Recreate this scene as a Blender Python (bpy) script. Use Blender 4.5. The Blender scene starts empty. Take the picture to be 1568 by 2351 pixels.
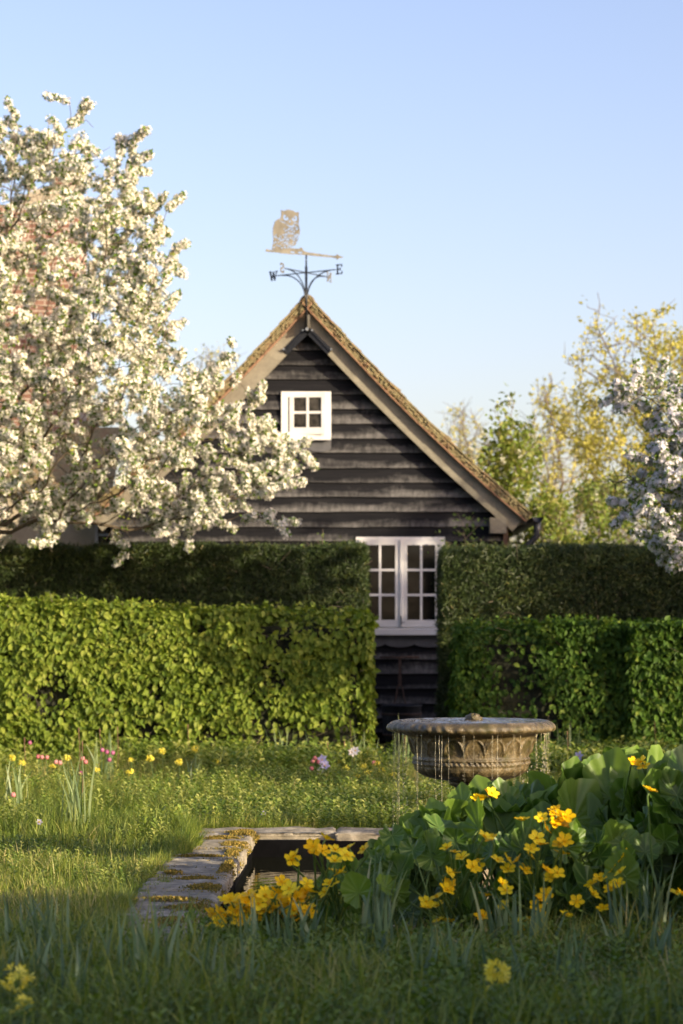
import bpy, bmesh, math, random
import numpy as np
from mathutils import Vector, Matrix
rng = np.random.default_rng(7); random.seed(7)
R = math.radians
sc = bpy.context.scene
COL = sc.collection

# ------------------------------------------------------------------ camera
CH = 1.5; FPX = 5551.0; HX = 784.0; HY = 1433.0        # eye height, focal length and horizon on a 1568x2351 frame
cam = bpy.data.cameras.new('camera'); camo = bpy.data.objects.new('camera', cam); COL.objects.link(camo)
cam.sensor_fit = 'VERTICAL'; cam.sensor_height = 36; cam.sensor_width = 24; cam.lens = 85
cam.shift_y = (HY-1175.5)/2351.0
camo.location = (0, 0, CH); camo.rotation_euler = (R(90), 0, 0)
cam.clip_start = .1; cam.clip_end = 3000
cam.dof.use_dof = True; cam.dof.focus_distance = 15.3; cam.dof.aperture_fstop = 2.9
sc.camera = camo

# ------------------------------------------------------------------ sky, sun, exposure
SUN_AZ = R(55); SUN_EL = R(14)          # sun right of and behind the camera, low
SD = Vector((math.sin(SUN_AZ)*math.cos(SUN_EL), -math.cos(SUN_AZ)*math.cos(SUN_EL), math.sin(SUN_EL)))
w = bpy.data.worlds.new('World'); sc.world = w; w.use_nodes = True
nt = w.node_tree; bg = nt.nodes['Background']
sky = nt.nodes.new('ShaderNodeTexSky'); sky.sky_type = 'NISHITA'; sky.sun_disc = False
sky.sun_elevation = SUN_EL; sky.sun_rotation = math.atan2(SD.x, SD.y)
sky.air_density = 1.0; sky.dust_density = 2.0; sky.ozone_density = 0.6; sky.altitude = 50
tint = nt.nodes.new('ShaderNodeMix'); tint.data_type = 'RGBA'; tint.blend_type = 'MULTIPLY'; tint.inputs[0].default_value = 1; tint.inputs[7].default_value = (.90, .83, 1.0, 1)
nt.links.new(sky.outputs[0], tint.inputs[6]); nt.links.new(tint.outputs[2], bg.inputs[0]); bg.inputs[1].default_value = 0.13
sl = bpy.data.lights.new('sun', 'SUN'); so = bpy.data.objects.new('sun', sl); COL.objects.link(so)
sl.energy = 4.0; sl.angle = R(0.53); sl.color = (1.0, .84, .60)
so.rotation_euler = SD.to_track_quat('Z', 'Y').to_euler(); so.location = (20, -14, 12)
sc.view_settings.view_transform = 'Standard'; sc.view_settings.look = 'None'
sc.view_settings.exposure = 1.15; sc.view_settings.gamma = 1
sc.render.engine = 'CYCLES'
sc.cycles.max_bounces = 8; sc.cycles.transparent_max_bounces = 8

# ------------------------------------------------------------------ helpers
def at(X, Y, d): return np.array([(X-HX)/FPX*d, d, CH-(Y-HY)/FPX*d])
def norm(a):
    a = np.asarray(a, float); return a/np.maximum(np.linalg.norm(a, axis=-1, keepdims=True), 1e-9)

def tag(o, label=None, cat=None, group=None, kind=None):
    if label: o['label'] = label
    if cat: o['category'] = cat
    if group: o['group'] = group
    if kind: o['kind'] = kind
    return o
def empty(name, loc, label, cat, group=None, rz=0):
    o = bpy.data.objects.new(name, None); COL.objects.link(o); o.location = loc; o.rotation_euler = (0, 0, rz)
    o.empty_display_size = .1
    return tag(o, label, cat, group)

class MB:
    """collects quads / tris in numpy, builds ONE mesh object"""
    def __init__(s): s.v = []; s.q = []; s.t = []; s.n = 0; s.rq = []; s.rt = []; s.mq = []; s.mt = []; s.h = []
    def add(s, V, Q=None, T=None, rq=0., rt=None, m=0, h=None):
        V = np.asarray(V, float).reshape(-1, 3)
        if Q is not None and len(Q):
            Q = np.asarray(Q, int).reshape(-1, 4); s.q.append(Q+s.n); s.rq.append(np.broadcast_to(rq, (len(Q),)).astype(float)); s.mq.append(np.full(len(Q), m))
        if T is not None and len(T):
            T = np.asarray(T, int).reshape(-1, 3); s.t.append(T+s.n); s.rt.append(np.broadcast_to(rq if rt is None else rt, (len(T),)).astype(float)); s.mt.append(np.full(len(T), m))
        s.v.append(V); s.n += len(V); s.h.append(np.zeros(len(V)) if h is None else np.asarray(h, float)); return s
    def box(s, a, b, r=0., m=0, mat=None, h=None):
        x0, y0, z0 = a; x1, y1, z1 = b
        V = np.array([[x0,y0,z0],[x1,y0,z0],[x1,y1,z0],[x0,y1,z0],[x0,y0,z1],[x1,y0,z1],[x1,y1,z1],[x0,y1,z1]], float)
        if mat is not None: V = V@np.array(mat.to_3x3()).T + np.array(mat.translation)
        return s.add(V, [[3,2,1,0],[4,5,6,7],[0,1,5,4],[1,2,6,5],[2,3,7,6],[3,0,4,7]], rq=r, m=m, h=h)
    def bar(s, p, q, w, t, up=(0, 0, 1), r=0., m=0):
        """bar from p to q, width w (in plane of up), thickness t"""
        p = np.asarray(p, float); q = np.asarray(q, float); d = norm(q-p); u = np.asarray(up, float)
        side = norm(np.cross(d, u)); u2 = np.cross(side, d)
        V = []
        for c in (p, q):
            for a, b in ((-1,-1),(1,-1),(1,1),(-1,1)): V.append(c+side*t/2*a+u2*w/2*b)
        return s.add(V, [[3,2,1,0],[4,5,6,7],[0,1,5,4],[1,2,6,5],[2,3,7,6],[3,0,4,7]], rq=r, m=m)
    def prism(s, poly, y0, y1, r=0., m=0):
        """poly: (x,z) list ccw seen from -y, extruded y0..y1; fan of tris"""
        n = len(poly); V = [(x, y0, z) for x, z in poly]+[(x, y1, z) for x, z in poly]
        T = [[0, i, i+1] for i in range(1, n-1)]+[[n, n+i+1, n+i] for i in range(1, n-1)]
        Q = [[(i+1) % n, i, n+i, n+(i+1) % n] for i in range(n)]
        return s.add(V, Q, T, rq=r, m=m)
    def tube(s, pts, rad, n=8, r=0., m=0, cap=True):
        pts = np.asarray(pts, float); rad = np.broadcast_to(rad, (len(pts),)).astype(float)
        tg = norm(np.gradient(pts, axis=0)); ref = np.array([0, 0, 1.]) if abs(tg[0][2]) < .8 else np.array([1., 0, 0])
        V = []; a = np.arange(n)*2*np.pi/n
        for i in range(len(pts)):
            x = norm(np.cross(tg[i], ref)); ref = norm(np.cross(x, tg[i])); 
            V.append(pts[i]+rad[i]*(np.cos(a)[:, None]*x+np.sin(a)[:, None]*ref))
        V = np.concatenate(V); Q = []
        for i in range(len(pts)-1):
            for j in range(n):
                Q.append([i*n+j, i*n+(j+1) % n, (i+1)*n+(j+1) % n, (i+1)*n+j])
        T = []
        if cap:
            e = (len(pts)-1)*n
            T = [[0, j+1, j] for j in range(1, n-1)]+[[e, e+j, e+j+1] for j in range(1, n-1)]
        return s.add(V, Q, T, rq=r, m=m)
    def lathe(s, prof, c=(0, 0, 0), n=32, r=0., m=0, fn=None):
        prof = np.asarray(prof, float); a = np.arange(n)*2*np.pi/n
        rr = np.repeat(prof[:, 0], n); zz = np.repeat(prof[:, 1], n); aa = np.tile(a, len(prof))
        if fn is not None: rr, zz = fn(rr, zz, aa)
        V = np.stack([rr*np.cos(aa), rr*np.sin(aa), zz], 1)+np.array(c)
        i = np.arange(len(prof)-1)[:, None]; j = np.arange(n)[None]
        Q = np.stack([i*n+j, i*n+(j+1) % n, (i+1)*n+(j+1) % n, (i+1)*n+j], -1).reshape(-1, 4)
        return s.add(V, Q, rq=r, m=m)
    def build(s, name, mats, parent=None, smooth=False):
        me = bpy.data.meshes.new(name)
        V = np.concatenate(s.v) if s.v else np.zeros((0, 3))
        q = np.concatenate(s.q) if s.q else np.zeros((0, 4), int); t = np.concatenate(s.t) if s.t else np.zeros((0, 3), int)
        nq, ntt = len(q), len(t)
        me.vertices.add(len(V)); me.vertices.foreach_set('co', V.astype(np.float32).ravel())
        me.loops.add(nq*4+ntt*3); me.loops.foreach_set('vertex_index', np.concatenate([q.ravel(), t.ravel()]).astype(np.int32))
        me.polygons.add(nq+ntt)
        st = np.concatenate([np.arange(nq)*4, nq*4+np.arange(ntt)*3]).astype(np.int32)
        me.polygons.foreach_set('loop_start', st)
        me.polygons.foreach_set('material_index', np.concatenate(s.mq+s.mt).astype(np.int32))
        me.polygons.foreach_set('use_smooth', np.full(nq+ntt, bool(smooth)))
        a = me.attributes.new('rnd', 'FLOAT', 'FACE'); a.data.foreach_set('value', np.concatenate(s.rq+s.rt).astype(np.float32))
        a = me.attributes.new('hh', 'FLOAT', 'POINT'); a.data.foreach_set('value', np.concatenate(s.h).astype(np.float32))
        if not isinstance(mats, (list, tuple)): mats = [mats]
        for k in mats: me.materials.append(k)
        me.update(calc_edges=True); me.validate()
        o = bpy.data.objects.new(name, me); COL.objects.link(o)
        if parent is not None:
            o.parent = parent
            o.matrix_parent_inverse = (Matrix.Translation(parent.location) @ parent.rotation_euler.to_matrix().to_4x4()).inverted() if not getattr(s, 'local', False) else Matrix()
        return o

def scatter(mb, TV, TQ, pos, nrm, tan, scale, rnd, m=0, TT=None, TH=None):
    """copies of a template at many places; template x=side, y=length, z=normal"""
    n = len(pos)
    if n == 0: return
    z = norm(nrm); y = norm(tan-(tan*z).sum(1, keepdims=True)*z); x = np.cross(y, z)
    sc_ = np.asarray(scale, float)
    if sc_.ndim == 1: sc_ = np.repeat(sc_[:, None], 3, 1)
    TV = np.asarray(TV, float); k = len(TV)
    P = TV[None]*sc_[:, None, :]
    V = pos[:, None]+P[..., 0:1]*x[:, None]+P[..., 1:2]*y[:, None]+P[..., 2:3]*z[:, None]
    off = (np.arange(n)*k)[:, None, None]
    Q = (np.asarray(TQ)[None]+off).reshape(-1, 4) if TQ is not None and len(TQ) else None
    T = (np.asarray(TT)[None]+off).reshape(-1, 3) if TT is not None and len(TT) else None
    mb.add(V.reshape(-1, 3), Q, T, rq=np.repeat(rnd, len(TQ)) if Q is not None else 0., rt=np.repeat(rnd, len(TT)) if T is not None else None, m=m, h=None if TH is None else np.tile(TH, n))

def rdir(n, up=0.):
    v = norm(rng.normal(size=(n, 3))); v[:, 2] += up; return norm(v)

# leaf templates (x side, y length 0..1, z normal)
LEAF_V = np.array([[0,0,0],[-.28,.3,.06],[0,.3,-.02],[.28,.3,.06],[-.27,.62,.03],[0,.62,-.06],[.27,.62,.03],[0,1,-.16]])
LEAF_Q = np.array([[0,2,1,1]]); LEAF_Q = np.array([[1,2,5,4],[2,3,6,5]]); LEAF_T = np.array([[0,2,1],[0,3,2],[4,5,7],[5,6,7]])
SM_V = np.array([[0,0,0],[-.3,.5,.08],[0,1,0],[.3,.5,.08]]); SM_Q = np.array([[0,3,2,1]])
ND_V = np.array([[-.09,0,0],[.09,0,0],[.05,1,.1],[-.05,1,.1]]); ND_Q = np.array([[0,1,2,3]])
def blossom_tmpl():
    V = [(0,0,0)]; Q = []
    for k in range(5):
        a = k*2*math.pi/5
        for da, rr, zz in ((-.42, .33, .16), (0, .5, .22), (.42, .33, .16)):
            V.append((rr*math.sin(a+da), rr*math.cos(a+da), zz))
        b = 1+3*k; Q.append([0, b+2, b+1, b])
    return np.array(V), np.array(Q)
BL_V, BL_Q = blossom_tmpl()

def blades(mb, pos, h, wd, lean, ldir, rnd, curve=.5, segs=3, m=0, face=None):
    """grass blades: base pos, height, width, lean amount, direction angle"""
    n = len(pos)
    if n == 0: return
    if n > 3000:
        pn = hnoise(pos, 1.1, 91)+.6*hnoise(pos, 4.5, 92); rnd = np.clip(rnd*.75+.16+.30*pn, 0, 1); h = np.asarray(h)*np.clip(1+.35*hnoise(pos, 6., 93)+.35*hnoise(pos, 2.3, 94), .35, 2)
    h = np.broadcast_to(h, (n,)); wd = np.broadcast_to(wd, (n,)); lean = np.broadcast_to(lean, (n,))
    d = np.stack([np.cos(ldir), np.sin(ldir), np.zeros(n)], 1)
    fa = ldir+np.pi/2+rng.normal(0, .5, n) if face is None else face
    sd = np.stack([np.cos(fa), np.sin(fa), np.zeros(n)], 1)
    rows = []
    for i in range(segs+1):
        t = i/segs
        up = h*(t-.35*lean*t*t); out = h*lean*(t**(1+curve*2))
        c = pos+d*out[:, None]; c = c+np.array([0, 0, 1.])*up[:, None]
        ww = wd*(1-t**2.2)*.5+wd*.04
        rows.append(c-sd*ww[:, None]); rows.append(c+sd*ww[:, None])
    V = np.stack(rows, 1); k = 2*(segs+1)
    Q = np.array([[2*i, 2*i+1, 2*i+3, 2*i+2] for i in range(segs)])
    Q = (Q[None]+(np.arange(n)*k)[:, None, None]).reshape(-1, 4)
    hh = np.tile(np.repeat(np.linspace(0, 1, segs+1), 2), n)
    mb.add(V.reshape(-1, 3), Q, rq=np.repeat(rnd, segs), m=m, h=hh)

# ------------------------------------------------------------------ materials
def new_mat(name):
    m = bpy.data.materials.new(name); m.use_nodes = True; t = m.node_tree
    return m, t, t.nodes['Principled BSDF'], t.nodes['Material Output']
def N(t, typ, **k):
    n = t.nodes.new(typ)
    for a, b in k.items():
        if a.startswith('i_'): n.inputs[a[2:].replace('_', ' ')].default_value = b
        else: setattr(n, a, b)
    return n
def ramp(t, stops):
    n = t.nodes.new('ShaderNodeValToRGB'); e = n.color_ramp.elements
    while len(e) < len(stops): e.new(.5)
    for i, (p, c) in enumerate(stops): e[i].position = p; e[i].color = (*c, 1) if len(c) == 3 else c
    return n
def noise(t, scale=5, detail=6, rough=.6, vec=None, dist=0.):
    n = N(t, 'ShaderNodeTexNoise'); n.inputs['Scale'].default_value = scale; n.inputs['Detail'].default_value = detail
    n.inputs['Roughness'].default_value = rough; n.inputs['Distortion'].default_value = dist
    if vec is not None: t.links.new(vec, n.inputs['Vector'])
    return n
def coords(t, scale=(1, 1, 1), kind='Object', rot=(0, 0, 0)):
    c = N(t, 'ShaderNodeTexCoord'); mp = N(t, 'ShaderNodeMapping'); mp.inputs['Scale'].default_value = scale; mp.inputs['Rotation'].default_value = rot
    t.links.new(c.outputs[kind], mp.inputs['Vector']); return mp.outputs[0]
def mix(t, fac, a, b, blend='MIX'):
    n = N(t, 'ShaderNodeMix', data_type='RGBA', blend_type=blend)
    for i, v in ((0, fac), (6, a), (7, b)):
        if hasattr(v, 'is_linked') or hasattr(v, 'links'): t.links.new(v, n.inputs[i])
        elif i == 0: n.inputs[0].default_value = v
        else: n.inputs[i].default_value = (*v, 1)
    return n.outputs[2]
def bump(t, p, h, strength=.5, dist=.01):
    b = N(t, 'ShaderNodeBump'); b.inputs['Strength'].default_value = strength; b.inputs['Distance'].default_value = dist
    t.links.new(h, b.inputs['Height']); t.links.new(b.outputs[0], p.inputs['Normal'])

def leaf_mat(name, stops, rough=.5, transl=.3, tcol=None, spec=.35, tipcol=None):
    m, t, p, out = new_mat(name)
    a = N(t, 'ShaderNodeAttribute', attribute_name='rnd'); rp = ramp(t, stops); t.links.new(a.outputs['Fac'], rp.inputs[0])
    c = rp.outputs[0]
    nz = noise(t, 9, 3, .6, coords(t)); c = mix(t, .35, c, nz.outputs[0], 'OVERLAY')
    if tipcol:
        h = N(t, 'ShaderNodeAttribute', attribute_name='hh'); mm = N(t, 'ShaderNodeMath', operation='MULTIPLY'); mm.inputs[1].default_value = .7
        t.links.new(h.outputs['Fac'], mm.inputs[0]); c = mix(t, mm.outputs[0], c, tipcol)
    t.links.new(c, p.inputs['Base Color']); p.inputs['Roughness'].default_value = rough; p.inputs['Specular IOR Level'].default_value = spec
    if transl > 0:
        tr = N(t, 'ShaderNodeBsdfTranslucent'); tc = mix(t, 1., c, tcol or (1.25, 1.35, .55), 'MULTIPLY'); t.links.new(tc, tr.inputs[0])
        ms = N(t, 'ShaderNodeMixShader'); ms.inputs[0].default_value = transl
        t.links.new(p.outputs[0], ms.inputs[1]); t.links.new(tr.outputs[0], ms.inputs[2]); t.links.new(ms.outputs[0], out.inputs[0])
    return m
def simple(name, col, rough=.6, metal=0., var=.25, scale=12, bmp=.2, spec=.5, bd=.004):
    m, t, p, out = new_mat(name)
    n = noise(t, scale, 6, .6, coords(t))
    lo = tuple(c*(1-var) for c in col); hi = tuple(min(1, c*(1+var)) for c in col)
    rp = ramp(t, [(.3, lo), (.7, hi)]); t.links.new(n.outputs[0], rp.inputs[0]); t.links.new(rp.outputs[0], p.inputs['Base Color'])
    p.inputs['Roughness'].default_value = rough; p.inputs['Metallic'].default_value = metal; p.inputs['Specular IOR Level'].default_value = spec
    if bmp: bump(t, p, n.outputs[0], bmp, bd)
    return m

M = {}
M['grass'] = leaf_mat('grass_blade', [(0, (.055, .105, .012)), (.45, (.14, .195, .025)), (.85, (.30, .31, .06)), (1, (.46, .38, .15))], .5, .3)
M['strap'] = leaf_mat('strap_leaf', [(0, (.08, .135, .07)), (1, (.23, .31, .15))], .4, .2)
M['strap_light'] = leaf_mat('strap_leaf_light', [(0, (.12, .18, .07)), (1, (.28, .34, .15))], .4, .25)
M['herb'] = leaf_mat('herb_leaf', [(0, (.08, .135, .018)), (.5, (.20, .27, .04)), (1, (.48, .48, .13))], .5, .3)
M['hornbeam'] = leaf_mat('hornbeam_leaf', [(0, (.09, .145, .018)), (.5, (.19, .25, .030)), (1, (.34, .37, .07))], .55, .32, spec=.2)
M['hornbeam_shaded'] = leaf_mat('hornbeam_leaf_shaded', [(0, (.04, .09, .014)), (.6, (.085, .155, .02)), (1, (.20, .25, .04))], .55, .3, spec=.2)  # darker copy of the sunlit hedge leaf, shade put into the colour
M['yew'] = leaf_mat('yew_needle', [(0, (.022, .040, .010)), (.6, (.048, .072, .016)), (.9, (.10, .115, .025)), (1, (.22, .17, .05))], .5, .1)
M['blossom'] = leaf_mat('apple_petal', [(0, (.82, .70, .60)), (.1, (.88, .82, .71)), (1, (.92, .89, .81))], .6, .25, (1, 1, 1), .2)
M['blossom_shade'] = leaf_mat('shaded_petal', [(0, (.80, .75, .80)), (1, (.90, .89, .90))], .6, .25, (1, 1, 1), .2)  # petal copy with the bluish tint of shade put into its colour
M['appleleaf'] = leaf_mat('apple_leaf', [(0, (.08, .15, .02)), (.7, (.17, .27, .03)), (1, (.26, .26, .05))], .45, .35)
M['twigs'] = simple('apple_bark', (.10, .075, .045), .85, var=.45, scale=18, bmp=.5)
M['greybark'] = simple('grey_bark', (.16, .125, .085), .9, var=.35, scale=9, bmp=.5)
M['oakleaf'] = leaf_mat('young_oak_leaf', [(0, (.36, .32, .06)), (.6, (.50, .45, .09)), (1, (.60, .50, .16))], .5, .35)
M['lilacleaf'] = leaf_mat('lilac_leaf', [(0, (.06, .12, .02)), (1, (.14, .21, .035))], .4, .3)
M['shrubleaf'] = leaf_mat('shrub_leaf', [(0, (.09, .15, .02)), (.6, (.20, .25, .04)), (1, (.34, .30, .09))], .5, .3)
M['lilacflower'] = leaf_mat('pale_flower', [(0, (.55, .56, .40)), (1, (.75, .74, .60))], .6, .2, (1, 1, 1))
M['caltha'] = leaf_mat('marigold_leaf', [(0, (.048, .105, .010)), (.6, (.098, .175, .018)), (1, (.165, .25, .032))], .42, .28, spec=.4, tipcol=(.26, .36, .09))
M['caltha_stem'] = leaf_mat('marigold_stem', [(0, (.14, .22, .05)), (1, (.26, .34, .09))], .45, .15)
M['yellow'] = leaf_mat('marigold_petal', [(0, (.88, .53, .004)), (.6, (.95, .68, .01)), (1, (.97, .76, .03))], .5, .2, (1.1, 1, .6), .15)
M['cowslip'] = leaf_mat('cowslip_petal', [(0, (.84, .72, .05)), (1, (.90, .84, .16))], .5, .3, (1.1, 1, .6))
M['pink'] = leaf_mat('pink_petal', [(0, (.50, .14, .14)), (1, (.66, .30, .28))], .45, .3, (1, 1, 1))
M['mauve'] = leaf_mat('mauve_petal', [(0, (.36, .08, .17)), (1, (.45, .14, .26))], .45, .3, (1, 1, 1))
M['lilac'] = leaf_mat('lilac_petal', [(0, (.50, .44, .70)), (1, (.66, .62, .82))], .5, .3, (1, 1, 1))
M['whitepetal'] = leaf_mat('white_petal', [(0, (.80, .72, .68)), (1, (.85, .83, .78))], .5, .3, (1, 1, 1))
M['drystem'] = leaf_mat('dry_stem', [(0, (.20, .11, .06)), (1, (.33, .24, .12))], .7, 0)
M['iron'] = simple('black_iron', (.022, .024, .028), .42, .6, .3, 30, .1)
M['brass'] = simple('weathered_brass', (.15, .14, .115), .75, .0, .45, 9, .1, spec=.1)
M['rust'] = simple('rusty_iron', (.09, .055, .04), .8, .2, .4, 25, .4)
M['bolt'] = simple('steel_bolt', (.6, .58, .5), .3, 1, .1, 30, .05)
M['white'] = simple('white_paint', (.76, .75, .72), .45, 0, .06, 7, .15)
def paint_mat():
    m, t, p, o = new_mat('worn_white_paint'); n = noise(t, 16, 9, .75, coords(t)); n2 = noise(t, 3, 4, .6, coords(t))
    a = ramp(t, [(.3, (.66, .65, .61)), (.7, (.78, .77, .75))]); t.links.new(n2.outputs[0], a.inputs[0]); mk = ramp(t, [(.66, (0, 0, 0)), (.71, (1, 1, 1))]); t.links.new(n.outputs[0], mk.inputs[0])
    t.links.new(mix(t, mk.outputs[0], a.outputs[0], (.30, .26, .20)), p.inputs['Base Color']); p.inputs['Roughness'].default_value = .5; bump(t, p, n.outputs[0], .3, .004); return m
M['white'] = paint_mat()
M['greypaint'] = simple('grey_paint', (.10, .10, .105), .6, 0, .25, 6, .2)
M['blackpipe'] = simple('black_gutter', (.03, .032, .036), .45, 0, .2, 9, .1)
M['darkcore'] = simple('hedge_inner_shade', (.020, .022, .010), .95, 0, .6, 14, .8, bd=.03)  # dark fill colour standing in for shade inside the hedges
M['liner'] = simple('pond_wall_shade', (.004, .004, .0045), .9, 0, .4, 9, .3, spec=.04, bd=.01)  # near-black colour carries the shade under the coping
M['cement'] = simple('old_mortar', (.30, .26, .20), .9, 0, .3, 15, .5)
M['cowl'] = simple('sooty_cowl_and_gap', (.03, .03, .035), .6, .3, .3, 10, .2)

def pane_mat():
    m, t, p, o = new_mat('window_pane'); n = noise(t, 3.2, 3, .6, coords(t))
    rp = ramp(t, [(.35, (.003, .004, .0035)), (.75, (.012, .011, .009))]); t.links.new(n.outputs[0], rp.inputs[0])  # near-black base stands for the unlit room behind the glass
    t.links.new(rp.outputs[0], p.inputs['Base Color']); p.inputs['Roughness'].default_value = .10; p.inputs['Specular IOR Level'].default_value = .32
    n2 = noise(t, 2.0, 2, .5, coords(t)); bump(t, p, n2.outputs[0], .25, .02); return m
M['pane'] = pane_mat(); M['pane_loft'] = simple('reflection_mottled_pane', (.045, .04, .032), .25, 0, .8, 9, .1, spec=.3)  # lighter mottling paints reflections into the loft glass

def board_mat():
    """black-stained weatherboard, stain worn to grey along lower edges"""
    m, t, p, o = new_mat('weatherboard_stain')
    g = noise(t, 1, 9, .72, coords(t, (1.4, 2, 55)), .6)
    streak = noise(t, 1, 7, .75, coords(t, (16, 2, 7)), .5)
    patch = noise(t, 1, 5, .65, coords(t, (.9, 1, 4.6)), .4)
    rnd = N(t, 'ShaderNodeAttribute', attribute_name='rnd'); hh = N(t, 'ShaderNodeAttribute', attribute_name='hh')
    base = ramp(t, [(.30, (.005, .0055, .007)), (.55, (.012, .012, .014)), (.8, (.030, .028, .028))]); t.links.new(g.outputs[0], base.inputs[0])
    # wear = (1-h)*... + patch
    inv = N(t, 'ShaderNodeMapRange'); inv.inputs['From Min'].default_value = .75; inv.inputs['From Max'].default_value = .02
    inv.inputs['To Min'].default_value = 0; inv.inputs['To Max'].default_value = .40; t.links.new(hh.outputs['Fac'], inv.inputs['Value'])
    a1 = N(t, 'ShaderNodeMath', operation='ADD'); t.links.new(inv.outputs[0], a1.inputs[0]); t.links.new(patch.outputs[0], a1.inputs[1])
    a2 = N(t, 'ShaderNodeMath', operation='MULTIPLY_ADD'); t.links.new(streak.outputs[0], a2.inputs[0]); a2.inputs[1].default_value = .27; t.links.new(a1.outputs[0], a2.inputs[2])
    a3 = N(t, 'ShaderNodeMath', operation='MULTIPLY_ADD'); t.links.new(rnd.outputs['Fac'], a3.inputs[0]); a3.inputs[1].default_value = .22; t.links.new(a2.outputs[0], a3.inputs[2])
    mk = ramp(t, [(.98, (0, 0, 0)), (1.0, (1, 1, 1))]); mr = N(t, 'ShaderNodeMapRange'); mr.inputs['From Min'].default_value = .90; mr.inputs['From Max'].default_value = 1.22
    t.links.new(a3.outputs[0], mr.inputs['Value'])
    wear = ramp(t, [(.3, (.05, .05, .05)), (.7, (.21, .20, .19))]); t.links.new(streak.outputs[0], wear.inputs[0])
    c = mix(t, mr.outputs[0], base.outputs[0], wear.outputs[0])
    t.links.new(c, p.inputs['Base Color']); p.inputs['Roughness'].default_value = .7; p.inputs['Specular IOR Level'].default_value = .12
    bump(t, p, g.outputs[0], .7, .006); return m
M['board'] = board_mat()

def wood_mat(name, lo, hi, axis='x'):
    m, t, p, o = new_mat(name)
    g = noise(t, 1, 8, .7, coords(t, (1.5, 1.5, 1.5)), 2.2); g2 = noise(t, 22, 5, .7, coords(t, (1, 1, 1)))
    s = N(t, 'ShaderNodeMath', operation='MULTIPLY_ADD'); t.links.new(g2.outputs[0], s.inputs[0]); s.inputs[1].default_value = .5; t.links.new(g.outputs[0], s.inputs[2])
    rp = ramp(t, [(.5, lo), (.95, hi)]); t.links.new(s.outputs[0], rp.inputs[0]); t.links.new(rp.outputs[0], p.inputs['Base Color'])
    p.inputs['Roughness'].default_value = .8; bump(t, p, g2.outputs[0], .4, .004); return m
M['barge'] = wood_mat('weathered_oak', (.14, .125, .09), (.28, .255, .19))

def tile_mat():
    m, t, p, o = new_mat('mossy_clay_tile')
    a = N(t, 'ShaderNodeAttribute', attribute_name='rnd')
    rp = ramp(t, [(0, (.18, .11, .06)), (.4, (.26, .16, .08)), (.75, (.30, .19, .10)), (1, (.13, .09, .06))]); t.links.new(a.outputs['Fac'], rp.inputs[0])
    n = noise(t, 7, 8, .7, coords(t)); mk = ramp(t, [(.36, (0, 0, 0)), (.54, (1, 1, 1))]); t.links.new(n.outputs[0], mk.inputs[0])
    n2 = noise(t, 40, 4, .6, coords(t)); mo = ramp(t, [(.3, (.13, .11, .05)), (.7, (.36, .30, .15))]); t.links.new(n2.outputs[0], mo.inputs[0])
    c = mix(t, mk.outputs[0], rp.outputs[0], mo.outputs[0]); t.links.new(c, p.inputs['Base Color']); p.inputs['Roughness'].default_value = .92
    bump(t, p, n2.outputs[0], .8, .01); return m
M['tile'] = tile_mat()
M['clay'] = simple('bare_clay', (.34, .19, .11), .85, 0, .3, 10, .3)

def stone_mat(name, stops, moss=(.13, .11, .02), mossamt=.56, wet=False, sc_=1.):
    m, t, p, o = new_mat(name)
    n = noise(t, 7*sc_, 9, .72, coords(t)); rp = ramp(t, stops); t.links.new(n.outputs[0], rp.inputs[0])
    n2 = noise(t, 3.1*sc_, 8, .7, coords(t, (1, 1, 1), 'Object', (.4, .3, 0))); mk = ramp(t, [(mossamt, (0, 0, 0)), (mossamt+.1, (1, 1, 1))]); t.links.new(n2.outputs[0], mk.inputs[0])
    c = mix(t, mk.outputs[0], rp.outputs[0], moss); t.links.new(c, p.inputs['Base Color'])
    n3 = noise(t, 60*sc_, 5, .7, coords(t)); s = N(t, 'ShaderNodeMath', operation='MULTIPLY_ADD'); t.links.new(n3.outputs[0], s.inputs[0]); s.inputs[1].default_value = .4; t.links.new(n.outputs[0], s.inputs[2])
    bump(t, p, s.outputs[0], .8, .012)
    if wet:
        rr = ramp(t, [(.35, (.12,)*3), (.65, (.5,)*3)]); t.links.new(n2.outputs[0], rr.inputs[0]); t.links.new(rr.outputs[0], p.inputs['Roughness'])
    else: p.inputs['Roughness'].default_value = .88
    return m
M['fstone'] = stone_mat('wet_fountain_stone', [(.32, (.032, .024, .010)), (.5, (.10, .076, .034)), (.72, (.26, .20, .105))], (.06, .052, .012), .52, True, 1.8)
M['slab'] = stone_mat('limestone_slab', [(.3, (.10, .088, .062)), (.5, (.24, .21, .15)), (.72, (.52, .46, .34))], (.12, .10, .035), .62)
M['moss'] = leaf_mat('golden_moss', [(0, (.10, .09, .015)), (.6, (.22, .17, .03)), (1, (.40, .26, .06))], .9, .1)
M['lichen'] = simple('pond_wall_stone', (.12, .105, .07), .9, 0, .45, 9, .6, bd=.01)

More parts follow.
